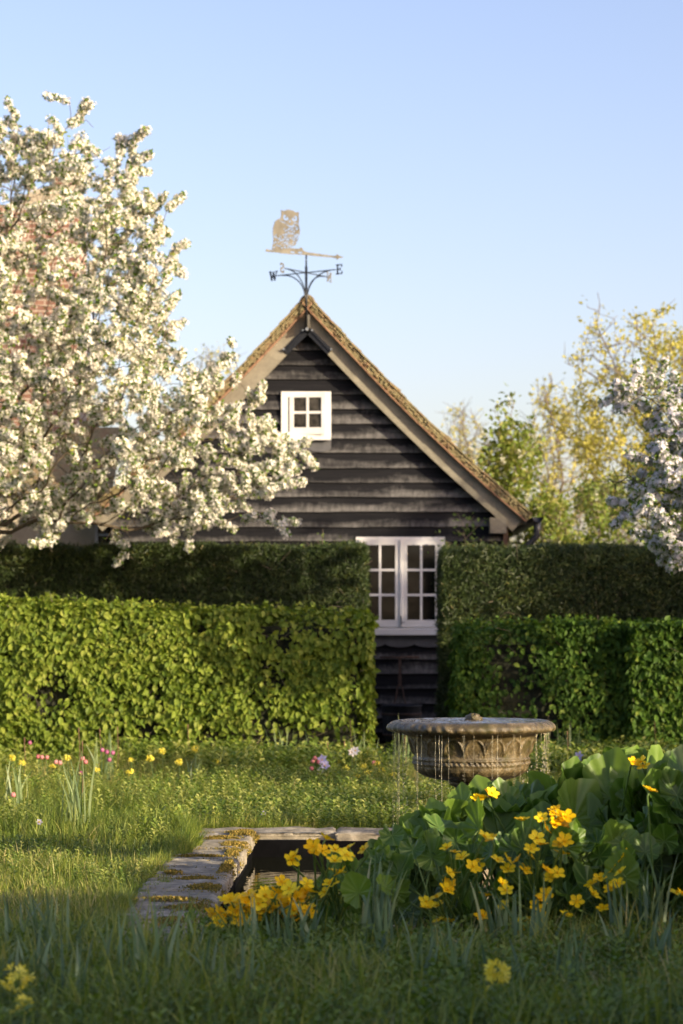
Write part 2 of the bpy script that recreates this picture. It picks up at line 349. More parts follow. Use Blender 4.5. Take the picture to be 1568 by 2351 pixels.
def brick_mat():
    m, t, p, o = new_mat('old_red_brick')
    b = N(t, 'ShaderNodeTexBrick'); t.links.new(coords(t, (1, 1, 1), 'Object', (R(90), 0, 0)), b.inputs['Vector'])
    b.inputs['Scale'].default_value = 1; b.inputs['Brick Width'].default_value = .225; b.inputs['Row Height'].default_value = .075; b.inputs['Mortar Size'].default_value = .008
    b.inputs['Color1'].default_value = (.19, .095, .065, 1); b.inputs['Color2'].default_value = (.25, .135, .09, 1); b.inputs['Mortar'].default_value = (.42, .36, .28, 1)
    n = noise(t, 6, 6, .7, coords(t)); c = mix(t, .5, b.outputs[0], n.outputs[0], 'OVERLAY'); t.links.new(c, p.inputs['Base Color']); p.inputs['Roughness'].default_value = .9
    bump(t, p, b.outputs['Fac'], -.5, .006); return m
M['brick'] = brick_mat()
M['render'] = simple('cream_render', (.42, .36, .26), .9, 0, .15, 5, .2)

def ground_mat():
    m, t, p, o = new_mat('turf_soil')
    n = noise(t, .8, 8, .7, coords(t)); n2 = noise(t, 22, 6, .7, coords(t))
    rp = ramp(t, [(.35, (.030, .045, .014)), (.6, (.055, .075, .02)), (.75, (.09, .085, .035))]); t.links.new(n.outputs[0], rp.inputs[0])
    c = mix(t, .5, rp.outputs[0], n2.outputs[0], 'OVERLAY'); t.links.new(c, p.inputs['Base Color']); p.inputs['Roughness'].default_value = .95
    bump(t, p, n2.outputs[0], .8, .03); return m
M['ground'] = ground_mat()

def water_mat(name, col, rough, sx, st, depth=.01):
    m, t, p, o = new_mat(name); p.inputs['Base Color'].default_value = (*col, 1); p.inputs['Roughness'].default_value = rough
    p.inputs['IOR'].default_value = 1.33; p.inputs['Specular IOR Level'].default_value = .5
    n = noise(t, sx, 3, .5, coords(t)); bump(t, p, n.outputs[0], st, depth); return m
M['water'] = water_mat('pond_water', (.010, .011, .005), .03, 7, .10, .02)
M['bowlwater'] = water_mat('bowl_water', (.10, .085, .06), .04, 22, .6, .012)
def drop_mat():
    m, t, p, o = new_mat('falling_water'); p.inputs['Base Color'].default_value = (.92, .86, .66, 1); p.inputs['Roughness'].default_value = .02
    p.inputs['IOR'].default_value = 1.33; p.inputs['Transmission Weight'].default_value = .8; return m
M['drop'] = drop_mat()

# ------------------------------------------------------------------ setting: ground and pond
PC, PS = math.cos(.0166), math.sin(.0166); PX0, PY0 = -.761, 11.6; PW, PL = 3.05, 5.85
def pw(lx, ly, z=0.): return np.array([PX0+lx*PC+ly*PS, PY0-lx*PS+ly*PC, z])
def plocal(x, y):
    dx, dy = x-PX0, y-PY0; return dx*PC-dy*PS, dx*PS+dy*PC
g = MB(); e = .06
inner = [pw(-e, -e, -.035), pw(PW+e, -e, -.035), pw(PW+e, PL+e, -.035), pw(-e, PL+e, -.035)]
outer = [(-900, -300, -.035), (900, -300, -.035), (900, 1500, -.035), (-900, 1500, -.035)]
g.add(inner+outer, [[0, 4, 5, 1], [1, 5, 6, 2], [2, 6, 7, 3], [3, 7, 4, 0]])
tag(g.build('ground', M['ground']), 'rough turf ground of the garden', 'ground', kind='structure')
# pond shell
g = MB()
def pbox(mb, lx0, lx1, ly0, ly1, z0, z1, m=0):
    V = [pw(lx0, ly0, z0), pw(lx1, ly0, z0), pw(lx1, ly1, z0), pw(lx0, ly1, z0), pw(lx0, ly0, z1), pw(lx1, ly0, z1), pw(lx1, ly1, z1), pw(lx0, ly1, z1)]
    mb.add(V, [[3,2,1,0],[4,5,6,7],[0,1,5,4],[1,2,6,5],[2,3,7,6],[3,0,4,7]], m=m)
pbox(g, -.055, .02, -.055, PL+.055, -.8, -.095); pbox(g, PW-.02, PW+.055, -.055, PL+.055, -.8, -.075)
pbox(g, .02, PW-.02, PL-.02, PL+.055, -.8, -.062); pbox(g, .02, PW-.02, -.055, .02, -.8, -.075, 1); pbox(g, .02, PW-.02, .02, PL-.02, -.85, -.78)
tag(g.build('pond_basin', [M['liner'], M['lichen']]), 'walls of the sunken rectangular pond, shade painted in near-black', 'pond', kind='structure')
WZ = -.18
g = MB(); nx, ny = 60, 110
gx, gy = np.meshgrid(np.linspace(.02, PW-.02, nx), np.linspace(.02, PL-.02, ny))
fx, fy = .768, 14.3
P = np.array([pw(a, b, WZ) for a, b in zip(gx.ravel(), gy.ravel())])
rr = np.hypot(P[:, 0]-fx, P[:, 1]-fy); P[:, 2] += .0016*np.sin(rr*42)*np.exp(-rr*.5)
i, j = np.meshgrid(np.arange(ny-1), np.arange(nx-1), indexing='ij'); a = (i*nx+j).ravel()
g.add(P, np.stack([a, a+1, a+nx+1, a+nx], 1)); tag(g.build('pond_water', M['water'], smooth=True), 'dark water in the rectangular pond', 'water', kind='structure')

# coping slabs
def hnoise(P, s, seed=0):
    """cheap smooth pseudo noise"""
    r = np.random.default_rng(seed); o = np.zeros(len(P))
    for k in range(7):
        d = norm(r.normal(size=3)); f = s*(1+.55*k); o += np.sin(P@d*f+r.uniform(0, 6.3))/(1+.5*k)
    return o/2.6
cop = empty('pond_coping', tuple(pw(-.2, PL/2, 0)), 'weathered limestone slabs with golden moss edging the pond', 'pond edging')
def slab(lx0, lx1, ly0, ly1, top, th, seed):
    nx = max(3, int((lx1-lx0)/.022)); ny = max(3, int((ly1-ly0)/.022)); nz = 4
    V = []; Q = []; idx = {}
    def vid(a, b, c):
        if (a, b, c) not in idx: idx[(a, b, c)] = len(V); V.append((a/nx, b/ny, c/nz))
        return idx[(a, b, c)]
    for a in range(nx):
        for b in range(ny): Q.append([vid(a, b, nz), vid(a+1, b, nz), vid(a+1, b+1, nz), vid(a, b+1, nz)])
    for a in range(nx):
        for c in range(nz):
            Q.append([vid(a, 0, c), vid(a+1, 0, c), vid(a+1, 0, c+1), vid(a, 0, c+1)]); Q.append([vid(a+1, ny, c), vid(a, ny, c), vid(a, ny, c+1), vid(a+1, ny, c+1)])
    for b in range(ny):
        for c in range(nz):
            Q.append([vid(0, b+1, c), vid(0, b, c), vid(0, b, c+1), vid(0, b+1, c+1)]); Q.append([vid(nx, b, c), vid(nx, b+1, c), vid(nx, b+1, c+1), vid(nx, b, c+1)])
    A = np.array(V); L = np.stack([lx0+A[:, 0]*(lx1-lx0), ly0+A[:, 1]*(ly1-ly0), top-th+A[:, 2]*th], 1)
    ed = np.minimum(np.minimum(A[:, 0], 1-A[:, 0])*(lx1-lx0), np.minimum(A[:, 1], 1-A[:, 1])*(ly1-ly0))
    rnd_ = np.clip(1-ed/.03, 0, 1)**2*.014
    n1 = hnoise(L, 9, seed); n2 = hnoise(L*np.array([3., 7, 5]), 6, seed+50); n3 = hnoise(L*np.array([1.2, 9, 1]), 9, seed+90)
    L[:, 2] += np.where(A[:, 2] > .9, -rnd_+.006*n1+.005*n2+.011*n3, 0)
    edge = ed < .001
    L[:, 0] += np.where(edge, .009*n1*np.sign(.5-A[:, 0])+.006*n2, 0); L[:, 1] += np.where(edge & (ed < .001), .005*n2, 0)
    W = np.array([pw(a, b, c) for a, b, c in L])
    mb = MB(); mb.add(W, Q, rq=random.random()); return mb.build('slab', M['slab'], cop, smooth=True)
yb = [-.42, .05, .62, 1.35, 2.0, 2.85, 3.6, 4.5, 5.15, PL+.06]
for k in range(len(yb)-1): slab(-.42, .05+random.uniform(-.02, .02), yb[k]+.006, yb[k+1]-.006, .004+random.uniform(-.006, .008), .095, k)
xb = [-.42, .62, 1.62, 2.45, PW+.35]
for k in range(4):
    slab(xb[k]+.006, xb[k+1]-.006, PL-.02 if k else PL+.065, PL+.34, .0+random.uniform(-.004, .004), .062, 20+k)
    slab(max(xb[k], .06)+.006, xb[k+1]-.006, -.42, .03, .0, .07, 30+k)
yb2 = [.05, 1.1, 2.2, 3.3, 4.5, PL-.03]
for k in range(5): slab(PW-.03, PW+.36, yb2[k]+.006, yb2[k+1]-.006, .0, .07, 40+k)
# moss cushions and trails on slabs
mb = MB(); pts = []
for (cx, cy, rx, ry, n) in [(-.04, 5.72, .09, .17, 2600), (-.16, 5.25, .11, .10, 1600), (-.05, 4.75, .10, .20, 2000), (-.02, 4.2, .05, .25, 1500), (-.22, 3.9, .17, .05, 1300), (0.0, 3.3, .04, .35, 1500), (-.12, 2.55, .12, .1, 900),
                        (-.04, 2.1, .10, .16, 1500), (-.2, 1.5, .15, .06, 800), (-.05, 1.1, .12, .15, 1200), (.5, 6.0, .04, .03, 160), (1.62, 5.98, .06, .05, 400), (-.3, 4.85, .07, .04, 400), (-.1, .5, .13, .2, 900), (-.3, 2.9, .06, .1, 400), (2.1, 5.9, .05, .06, 300)]:
    q = rng.normal(size=(n, 2))*.55; keep = (np.hypot(q[:, 0], q[:, 1]) < 1.3+.5*np.sin(np.arctan2(q[:, 1], q[:, 0])*5+cx*9)); q = q[keep]
    for a, b in q: pts.append((cx+a*rx, cy+b*ry, max(0, 1-(a*a+b*b)*.6)))
pts = np.array(pts); pts[:, 0] = np.minimum(pts[:, 0], .06)
B = np.array([pw(a, b, 0) for a, b in pts[:, :2]]); B[:, 2] = .002+.012*pts[:, 2]-np.where(pts[:, 0] > .035, (pts[:, 0]-.035)*2.2, 0)
n = len(B); scatter(mb, SM_V, SM_Q, B, rdir(n), rdir(n, .9), rng.uniform(.008, .02, n), rng.random(n))
n = 9000; lx = np.where(rng.random(n) < .5, .06-np.abs(rng.normal(0, .05, n)), rng.uniform(-.4, .05, n)); ly = rng.uniform(.2, PL, n); B = np.array([pw(a, b, .004) for a, b in zip(lx, ly)]); B[:, 2] -= np.where(lx > .03, (lx-.03)*2, 0)
k = hnoise(B*np.array([1, 2.2, 1]), 7, 61) > .12; B = B[k]; n = len(B); scatter(mb, SM_V, SM_Q, B, rdir(n), rdir(n, .7), rng.uniform(.006, .016, n), rng.random(n))
mb.build('moss', M['moss'], cop)

# ------------------------------------------------------------------ fountain
F0 = (fx, fy, -.75)
fo = empty('fountain', F0, 'round carved stone fountain bowl brimming with water on a pedestal in the pond', 'fountain')
prof = [(.0, .905), (.30, .895), (.395, .902), (.420, .920), (.428, .930), (.443, .932), (.460, .929), (.478, .920), (.492, .908), (.499, .893), (.497, .880), (.487, .871), (.470, .866), (.445, .864), (.42, .860), (.395, .852),
        (.378, .84), (.368, .82), (.358, .79), (.348, .76), (.340, .735), (.336, .722), (.338, .716), (.346, .710), (.346, .702), (.339, .698), (.341, .690), (.346, .683), (.345, .676), (.338, .669), (.334, .655), (.322, .636), (.295, .614), (.255, .596), (.20, .583), (.15, .577),
        (.13, .570), (.135, .56), (.125, .548), (.100, .535), (.085, .50), (.083, .44), (.092, .34), (.105, .2), (.12, .08), (.14, .0), (.19, -.04), (.205, -.08), (.205, -.5), (.26, -.52), (.26, -.75)]
pf = []
for a, b in zip(prof[:-1], prof[1:]):
    k = max(1, int(math.hypot(b[0]-a[0], b[1]-a[1])/.006)); pf += [(a[0]+(b[0]-a[0])*i/k, a[1]+(b[1]-a[1])*i/k) for i in range(k)]
pf.append(prof[-1]); pf = np.array(pf)
def carve(rr, zz, aa):
    P = np.stack([np.cos(aa)*rr, np.sin(aa)*rr, zz], 1)
    # slanted gadroons on rim
    w1 = np.exp(-((zz-.893)/.024)**2)*(rr > .45); rr = rr+w1*(.0042*np.sin(aa*50+zz*45+1.5*hnoise(P, 5, 8))*(.6+.6*hnoise(P, 7, 4))+.0022*hnoise(P, 60, 6))
    # acanthus arches on the body
    s = (zz-.722)/.115; on = (s > 0) & (s < 1) & (rr < .41)
    k = 18; ph = (aa*k/(2*np.pi)) % 1-.5; arch = .5*np.sqrt(np.clip(1-(s/.92)**2, 0, 1))
    dist = np.abs(np.abs(ph)-arch); ridge = np.exp(-(dist/.065)**2)
    ph2 = ((aa*k/(2*np.pi))+.5) % 1-.5; vein = np.exp(-(ph2/.05)**2)*(s > .2)+.6*np.exp(-((np.abs(ph2)-.16*(1-s))/.04)**2)
    inner_ = (np.abs(ph) < arch)
    rr = rr+on*(1+.5*hnoise(P, 12, 2))*(.010*ridge+.008*vein*inner_-.004*inner_)*np.clip(np.sin(np.clip(s, 0, 1)*np.pi)*2, 0, 1)
    # beaded band
    w2 = np.exp(-((zz-.691)/.010)**2)*(rr > .3); rr = rr+w2*.005*np.sin(aa*70+zz*140)
    # flutes on lower bowl
    w3 = np.clip((.665-zz)/.02, 0, 1)*np.clip((zz-.58)/.02, 0, 1); rr = rr+w3*.006*np.abs(np.sin(aa*12))
    wear = .004*hnoise(P, 14, 3)+.003*hnoise(P, 40, 5)+.0015*hnoise(P, 110, 7); rr = np.where(rr > .01, rr+wear, rr)
    return rr, zz+np.where(rr > .3, .002*hnoise(P, 9, 9), 0)
mb = MB(); ib = int(np.argmax((pf[:, 1] < .572) & (pf[:, 0] < .14)))
mb.lathe(pf[:ib+1], (fx, fy, 0), 640, fn=carve); mb.build('bowl', M['fstone'], fo, True)
mb = MB(); mb.lathe(pf[ib:], (fx, fy, 0), 96, fn=lambda r_, z_, a_: (r_+.006*hnoise(np.stack([np.cos(a_)*r_, np.sin(a_)*r_, z_], 1), 22, 4), z_)); mb.build('pedestal', M['fstone'], fo, True)
mb = MB(); rads = np.linspace(0, .427, 70)
def rip(r_, z_, a_):
    return r_, z_+.0035*np.sin(r_*95)*np.exp(-r_*4)+.0012*np.sin(a_*9+r_*60)+.001*np.sin(a_*17-r_*40)
mb.lathe(np.stack([rads, np.full(70, .931)], 1), (fx, fy, 0), 120, fn=rip); mb.build('bowl_water', M['bowlwater'], fo, True)
# bubbling stone nozzle
mb = MB(); a = np.linspace(0, np.pi/2, 10)
mb.lathe(np.stack([.052*np.cos(a)**.8, .928+.042*np.sin(a)**1.4], 1), (fx+.012, fy, 0), 28, fn=lambda r_, z_, a_: (r_*(1+.22*np.sin(a_*5+z_*130)+.12*np.sin(a_*9)), z_+.006*np.sin(a_*4+r_*200)*(r_ > .004)))
mb.build('nozzle', M['fstone'], fo, True)
# falling water
mb = MB(); ns = 58
SPH = MB(); a = np.linspace(-np.pi/2, np.pi/2, 6); SPH.lathe(np.stack([np.cos(a), np.sin(a)], 1), n=8); SV = np.concatenate(SPH.v); SQ = np.concatenate(SPH.q)
for k in range(ns):
    an = k*2*math.pi/ns+random.uniform(-.09, .09); rr_ = random.uniform(.425, .472); x, y = fx+rr_*math.cos(an), fy+rr_*math.sin(an)
    z0 = .864; ln = random.choice([.12, .2, .28, .36, .45, .6]); th = random.choice([.0009, .0013, .0017, .0024])
    right = math.cos(an) > .72
    if right: ln *= .35
    m_ = max(6, int(ln/.012)); t_ = np.linspace(0, 1, m_)
    p = np.stack([x+.0015*np.sin(t_*9+k), np.full(m_, y), z0-t_*ln], 1); rad = th*(1+.35*np.sin(t_*ln*130+k))*(1-.6*t_)
    rad[0] = th*2.2; mb.tube(p, rad, 6)
    z = z0-ln; nd = random.randint(5, 16)+(7 if right else 0); pos = []
    for q in range(nd):
        z -= random.uniform(.012, .045)*(1 if not right else .8)
        if z < -.15: break
        pos.append((x+random.gauss(0, .0025 if not right else .006), y+random.gauss(0, .003), z))
    if pos:
        pos = np.array(pos); n = len(pos); s_ = rng.uniform(.0016, .0034, n)*(1.15 if right else 1)
        scatter(mb, SV, SQ, pos, np.tile([0, 0, 1.], (n, 1)), np.tile([0, 1., 0], (n, 1)), np.stack([s_, s_, s_*rng.uniform(1, 2.2, n)], 1), np.zeros(n))
for k in range(60):   # splash
    pos = np.array([[fx+random.gauss(0, .45), fy+random.gauss(0, .4), WZ+abs(random.gauss(0, .06))+.01]]); s_ = random.uniform(.0015, .003)
    scatter(mb, SV, SQ, pos, np.array([[0, 0, 1.]]), np.array([[0, 1., 0]]), np.array([s_]), np.zeros(1))
tag(mb.build('falling_water', M['drop'], smooth=True), 'thin streams and droplets of water falling from the bowl rim', 'water', kind='stuff')

# ------------------------------------------------------------------ barn
HD = 31.0
barn = empty('timber_barn', (-.43, HD, 0), 'black weatherboarded barn with steep mossy tiled gable roof', 'barn')
def H(X, Y, d=HD): p = at(X, Y, d); return p[0], p[2]
AX, AZ = H(706, 684)
def roofz(dx): dx = abs(dx); return AZ-1.11*dx+.0466*dx*dx
WL = 2.52          # wall half width
BD = 8.0           # barn depth
bz = []; z = 2.561-.1885*13
while z < AZ: bz.append(z); z += .1885
mb = MB()
for k, z0 in enumerate(bz):
    z1 = z0+.1885+.012
    def half(zz):
        # x where underside of roof reaches zz
        lo, hi = 0., WL
        if roofz(WL)-.24 > zz: return WL
        if roofz(0)-.24 < zz: return 0.
        for _ in range(30):
            md = (lo+hi)/2
            if roofz(md)-.24 > zz: lo = md
            else: hi = md
        return lo
    h0, h1 = half(z0), half(z1)
    if h0 < .05: break
    cuts = [-1, random.uniform(-.6, .5), 1] if k < 14 else [-1, 1]
    for c0, c1 in zip(cuts[:-1], cuts[1:]):
        nseg = 24; ts = np.linspace(c0, c1, nseg+1); r_ = random.random()
        xb0 = AX+ts*h0; xb1 = AX+ts*h1
        if c0 > -1: xb0[0] += .002; xb1[0] += .002
        wav = .004*np.sin(xb0*1.7+k*1.7)+.002*np.sin(xb0*5+k*2.1)+.0015*np.sin(xb0*17+k)+random.uniform(-.003, .003)
        yb_ = HD-.040+random.uniform(-.003, .003)+.002*np.sin(xb0*3+k); yt = np.full(nseg+1, HD-.006)
        V = np.concatenate([np.stack([xb0, yb_+.026, z0+wav], 1), np.stack([xb0, yb_, z0+wav], 1), np.stack([xb0*.5+xb1*.5, (yb_+yt)/2, (z0+z1)/2+0*wav], 1), np.stack([xb1, yt, np.full(nseg+1, z1)], 1)])
        hh = np.concatenate([np.zeros(nseg+1), np.zeros(nseg+1), np.full(nseg+1, .5), np.ones(nseg+1)])
        s_ = nseg+1; Q = []
        for i in range(nseg):
            for r3 in range(3): Q.append([r3*s_+i, r3*s_+i+1, (r3+1)*s_+i+1, (r3+1)*s_+i])
        mb.add(V, Q, rq=r_, h=hh)
mb.build('weatherboards', M['board'], barn)
# inner wall shell (gable polygon) and sides
mb = MB(); n = 24
dx = np.linspace(-WL, WL, n*2+1); poly = [(AX+WL, 0), ] 
top = [(AX+d_, roofz(d_)-.17) for d_ in dx]
V = []; Q = []
for d_, (x_, z_) in zip(dx, top): V += [(x_, HD+.001, 0), (x_, HD+.001, z_)]
for i in range(len(dx)-1): Q.append([2*i, 2*i+2, 2*i+3, 2*i+1])
mb.add(V, Q, rq=.2, h=np.ones(len(V)))
V2 = [(x_, y_+BD, z_) for x_, y_, z_ in V]; mb.add(V2, [q[::-1] for q in Q], rq=.2, h=np.ones(len(V)))
for s_ in (-1, 1):
    x_ = AX+s_*WL; mb.box((x_-.02, HD+.003, 0), (x_+.02, HD+BD-.003, roofz(WL)-.17), r=.3, h=np.ones(8))
mb.build('wall', M['board'], barn)
# roof tiles
rl = 2.86; OV = .165   # rake half span in x; verge overhang
ss = np.linspace(0, rl, 400); zz_ = roofz(ss); arc = np.concatenate([[0], np.cumsum(np.hypot(np.diff(ss), np.diff(zz_)))])
for sgn in (-1, 1):
    mb = MB(); nrow = int(arc[-1]/.1); 
    for k in range(nrow+1):
        a0 = arc[-1]-k*.1; 
        if a0 < .1: continue
        xd = np.interp(a0, arc, ss); xu = np.interp(max(a0-.27, 0), arc, ss)
        p0 = np.array([AX+sgn*xd, roofz(xd)]); p1 = np.array([AX+sgn*xu, roofz(xu)]); d_ = norm(p1-p0); nr = np.array([-d_[1], d_[0]]); nr = nr if nr[1] > 0 else -nr
        yy = HD-OV-.125-(.08 if k % 2 else 0)
        col = 0
        while yy < HD+BD+.15:
            w_ = .16; j1 = random.gauss(0, .012); lift = .020+random.gauss(0, .008); sl_ = random.gauss(0, .010)
            y0_, y1_ = max(yy, HD-OV-.12+random.uniform(-.02, .02)), yy+w_
            if y1_-y0_ > .03:
                q0 = p0-d_*j1; base = q0+nr*(lift)-nr*.02; tp = p1-nr*.012
                th = .016
                V = [(base[0], y0_, base[1]), (base[0], y1_, base[1]+sl_), (tp[0], y1_, tp[1]), (tp[0], y0_, tp[1])]
                V += [(v[0]+nr[0]*th, v[1], v[2]+nr[1]*th) for v in V]
                mb.add(V, [[0,1,2,3],[7,6,5,4],[0,4,5,1],[1,5,6,2],[2,6,7,3],[3,7,4,0]], rq=random.random())
            yy += w_+.004
    # ridge side of verge: bedding of tile and moss lumps seen from the front
    mb.build('roof', M['tile'], barn)
    mb = MB(); pts = []; 
    segs = 150
    for i in range(segs):
        a0 = arc[-1]*i/segs; a1 = arc[-1]*(i+1)/segs+.004
        x0_, x1_ = np.interp(a0, arc, ss), np.interp(a1, arc, ss); p0 = np.array([AX+sgn*x0_, roofz(x0_)]); p1 = np.array([AX+sgn*x1_, roofz(x1_)])
        d_ = norm(p1-p0); nr = np.array([-d_[1], d_[0]]); nr = nr if nr[1] > 0 else -nr
        for lay in range(3):
            t0 = -.02-lay*.026+random.uniform(-.003, .003); t1 = t0-.024
            yf = HD-OV-.112+random.gauss(0, .009)+lay*.008
            V = [(p[0]+nr[0]*t, y_, p[1]+nr[1]*t) for y_ in (yf, HD+.2) for p, t in ((p0, t0), (p0, t1), (p1, t1), (p1, t0))]
            V = np.array(V); V[:, 2] += random.gauss(0, .0015)
            mb.add(V, [[0,1,2,3],[7,6,5,4],[0,4,5,1],[1,5,6,2],[2,6,7,3],[3,7,4,0]], rq=random.random())
    mb.build('verge', M['tile'], barn)
    mb = MB()
    # bare clay undercloak line in ~.3 m pieces
    npc = 13
    for i in range(npc):
        a0 = arc[-1]*i/npc+.004; a1 = arc[-1]*(i+1)/npc-.002; x0_, x1_ = np.interp(a0, arc, ss), np.interp(a1, arc, ss)
        p0 = np.array([AX+sgn*x0_, 0, roofz(x0_)]); p1 = np.array([AX+sgn*x1_, 0, roofz(x1_)]); d_ = norm(p1-p0); nr = np.array([-d_[2], 0, d_[0]]); nr = nr if nr[2] > 0 else -nr
        o_ = -.104+random.uniform(-.002, .002)
        q0, q1 = p0+nr*o_, p1+nr*o_; yf = HD-OV-.118+random.uniform(-.004, .004)
        V = [(q[0]+nr[0]*t, y_, q[2]+nr[2]*t) for y_ in (yf, HD+.1) for q, t in ((q0, 0), (q0, -.012), (q1, -.012), (q1, 0))]
        mb.add(V, [[0,1,2,3],[7,6,5,4],[0,4,5,1],[1,5,6,2],[2,6,7,3],[3,7,4,0]])
    mb.build('undercloak', M['clay'], barn)
    # bargeboard
    mb = MB(); nb = 26; V = []
    for i in range(nb+1):
        x_ = rl*.985*i/nb; e2 = .01
        dz = (roofz(x_+e2)-roofz(x_))/e2; nr = norm(np.array([-dz*1.0, 1.])); 
        c = np.array([x_, roofz(x_)])
        t = c-nr*.119; b_ = c-nr*.315
        if i == 0: t = np.array([0, roofz(0)-.119*math.hypot(1, 1.11)]); b_ = np.array([0, roofz(0)-.315*math.hypot(1, 1.11)])
        if b_[0] < 0: b_ = np.array([0, roofz(0)-.315*math.hypot(1, 1.11)+0])
        for q, y_ in ((t, HD-OV-.02), (b_, HD-OV-.02), (b_, HD-OV+.018), (t, HD-OV+.018)): V.append((AX+sgn*(q[0]+(.0012)), y_, q[1]))
    Q = []
    for i in range(nb):
        for a_, b2 in ((0, 1), (1, 2), (2, 3), (3, 0)): Q.append([4*i+a_, 4*i+b2, 4*i+4+b2, 4*i+4+a_])
    Q += [[0, 3, 2, 1], [4*nb, 4*nb+1, 4*nb+2, 4*nb+3]]
    mb.add(V, Q); mb.build('bargeboard', M['barge'], barn)
    # inner soffit board behind the bargeboard
    mb = MB(); V = []
    for i in range(nb+1):
        x_ = .04+(rl*.97-.04)*i/nb; dz = (roofz(x_+.01)-roofz(x_))/.01; nr = norm(np.array([-dz, 1.])); c = np.array([x_, roofz(x_)])
        t, b_ = c-nr*.19, c-nr*.225
        for q, y_ in ((t, HD-OV+.02), (b_, HD-OV+.02), (b_, HD-.03), (t, HD-.03)): V.append((AX+sgn*max(q[0], .002), y_, q[1]))
    Q = [[4*i+a_, 4*i+b2, 4*i+4+b2, 4*i+4+a_] for i in range(nb) for a_, b2 in ((0, 1), (1, 2), (2, 3), (3, 0))]
    mb.add(V, Q); mb.build('soffit', M['barge'], barn)
# ridge tiles
mb = MB()
for k in range(22):
    y0_ = HD-OV-.13+k*.38; a = np.linspace(-.05, np.pi+.05, 9); V = []
    for y_, r_ in ((y0_, .105), (y0_+.385, .098)):
        for q in a: V.append((AX+r_*math.cos(q), y_, AZ-.115+r_*math.sin(q)*1.15))
        for q in a: V.append((AX+(r_-.018)*math.cos(q), y_, AZ-.115+(r_-.018)*math.sin(q)*1.15))
    Q = []
    for i in range(8): Q += [[i, i+1, 18+i+1, 18+i], [9+i+1, 9+i, 27+i, 27+i+1], [9+i, 9+i+1, i+1, i], [18+i, 18+i+1, 27+i+1, 27+i]]
    mb.add(V, Q, rq=random.random())
mb.build('ridge', M['tile'], barn)

# windows -------------------------------------------------------
def window(name, X0, X1, Y0, Y1, yf, panes, fw, parent, joint=None, lbl=None):
    x0, z1 = H(X0, Y0); x1, z0 = H(X1, Y1)
    g_ = MB(); d0 = HD-.062
    g_.box((x0, d0, z0), (x0+fw, HD-.002, z1)); g_.box((x1-fw, d0, z0), (x1, HD-.002, z1))
    g_.box((x0+fw, d0+.002, z1-fw*.8), (x1-fw, HD-.002, z1)); g_.box((x0+fw, d0+.002, z0), (x1-fw, HD-.002, z0+fw*.6))
    f_ = g_.build(name, M['white'], parent)
    if lbl: f_['label'] = lbl
    return f_, (x0, x1, z0, z1)
def subpart(mb, name, mat, parent):
    o = mb.build(name, mat); o.parent = parent; return o
def sash(parent, x0, x1, z0, z1, y, cols, rows, st, bar, rail_b, open_=0, side=1, pm='pane'):
    """casement: stiles st, glazing bars"""
    s_ = MB(); t_ = .032
    s_.box((x0, y, z0), (x0+st, y+t_, z1)); s_.box((x1-st, y, z0), (x1, y+t_, z1))
    s_.box((x0+st, y+.002, z1-st), (x1-st, y+t_, z1)); s_.box((x0+st, y+.002, z0), (x1-st, y+t_, z0+rail_b))
    gx0, gx1, gz0, gz1 = x0+st, x1-st, z0+rail_b, z1-st
    for c in range(1, cols):
        xx = gx0+(gx1-gx0)*c/cols; s_.box((xx-bar/2, y+.004, gz0), (xx+bar/2, y+t_-.004, gz1))
    for r_ in range(1, rows):
        zz = gz0+(gz1-gz0)*r_/rows; s_.box((gx0, y+.007, zz-bar/2), (gx1, y+t_-.006, zz+bar/2))
    so_ = s_.build('casement', M['white'], None); p_ = MB()
    for c in range(cols):
        for r_ in range(rows):
            a0 = gx0+(gx1-gx0)*c/cols; a1 = gx0+(gx1-gx0)*(c+1)/cols; b0 = gz0+(gz1-gz0)*r_/rows; b1 = gz0+(gz1-gz0)*(r_+1)/rows
            p_.box((a0, y+.018, b0), (a1, y+.022, b1))
    po = p_.build('pane', M[pm], None)
    if open_:
        hx = x1 if side > 0 else x0; Mt = Matrix.Translation((hx, y+t_, 0)) @ Matrix.Rotation(open_, 4, 'Z') @ Matrix.Translation((-hx, -y-t_, 0))
        so_.data.transform(Mt); po.data.transform(Mt)
    return so_, po
def child(o, parent, ploc):
    o.parent = parent; o.matrix_parent_inverse = Matrix(); return o
BL_ = barn.location
# upper loft window
wf, (x0, x1, z0, z1) = window('window', 646, 760, 900, 1003, 0, 0, .085, barn, lbl='small white four-pane loft window standing ajar')
mb = MB(); mb.box((x0+.08, HD-.04, z0+.04), (x1-.08, HD-.004, z1-.06)); b_ = child(mb.build('dark_gap', M['cowl']), wf, BL_)  # dark block stands in for the unlit gap behind the sash
s_, p_ = sash(wf, x0+.105, x1-.065, z0+.03, z1-.02, HD-.112, 2, 2, .055, .032, .085, R(-7), 1, 'pane_loft')
child(s_, wf, BL_); child(p_, s_, BL_)
mb = MB(); V = [(x0-.0, HD-.003, z0+.012), (x1, HD-.003, z0+.012), (x1, HD-.135, z0-.02), (x0+.02, HD-.135, z0-.02)]; V += [(a, b, c-.028) for a, b, c in V]
mb.add(V, [[0,3,2,1],[4,5,6,7],[0,1,5,4],[1,2,6,5],[2,3,7,6],[3,0,4,7]]); child(mb.build('sill', M['white']), wf, BL_)
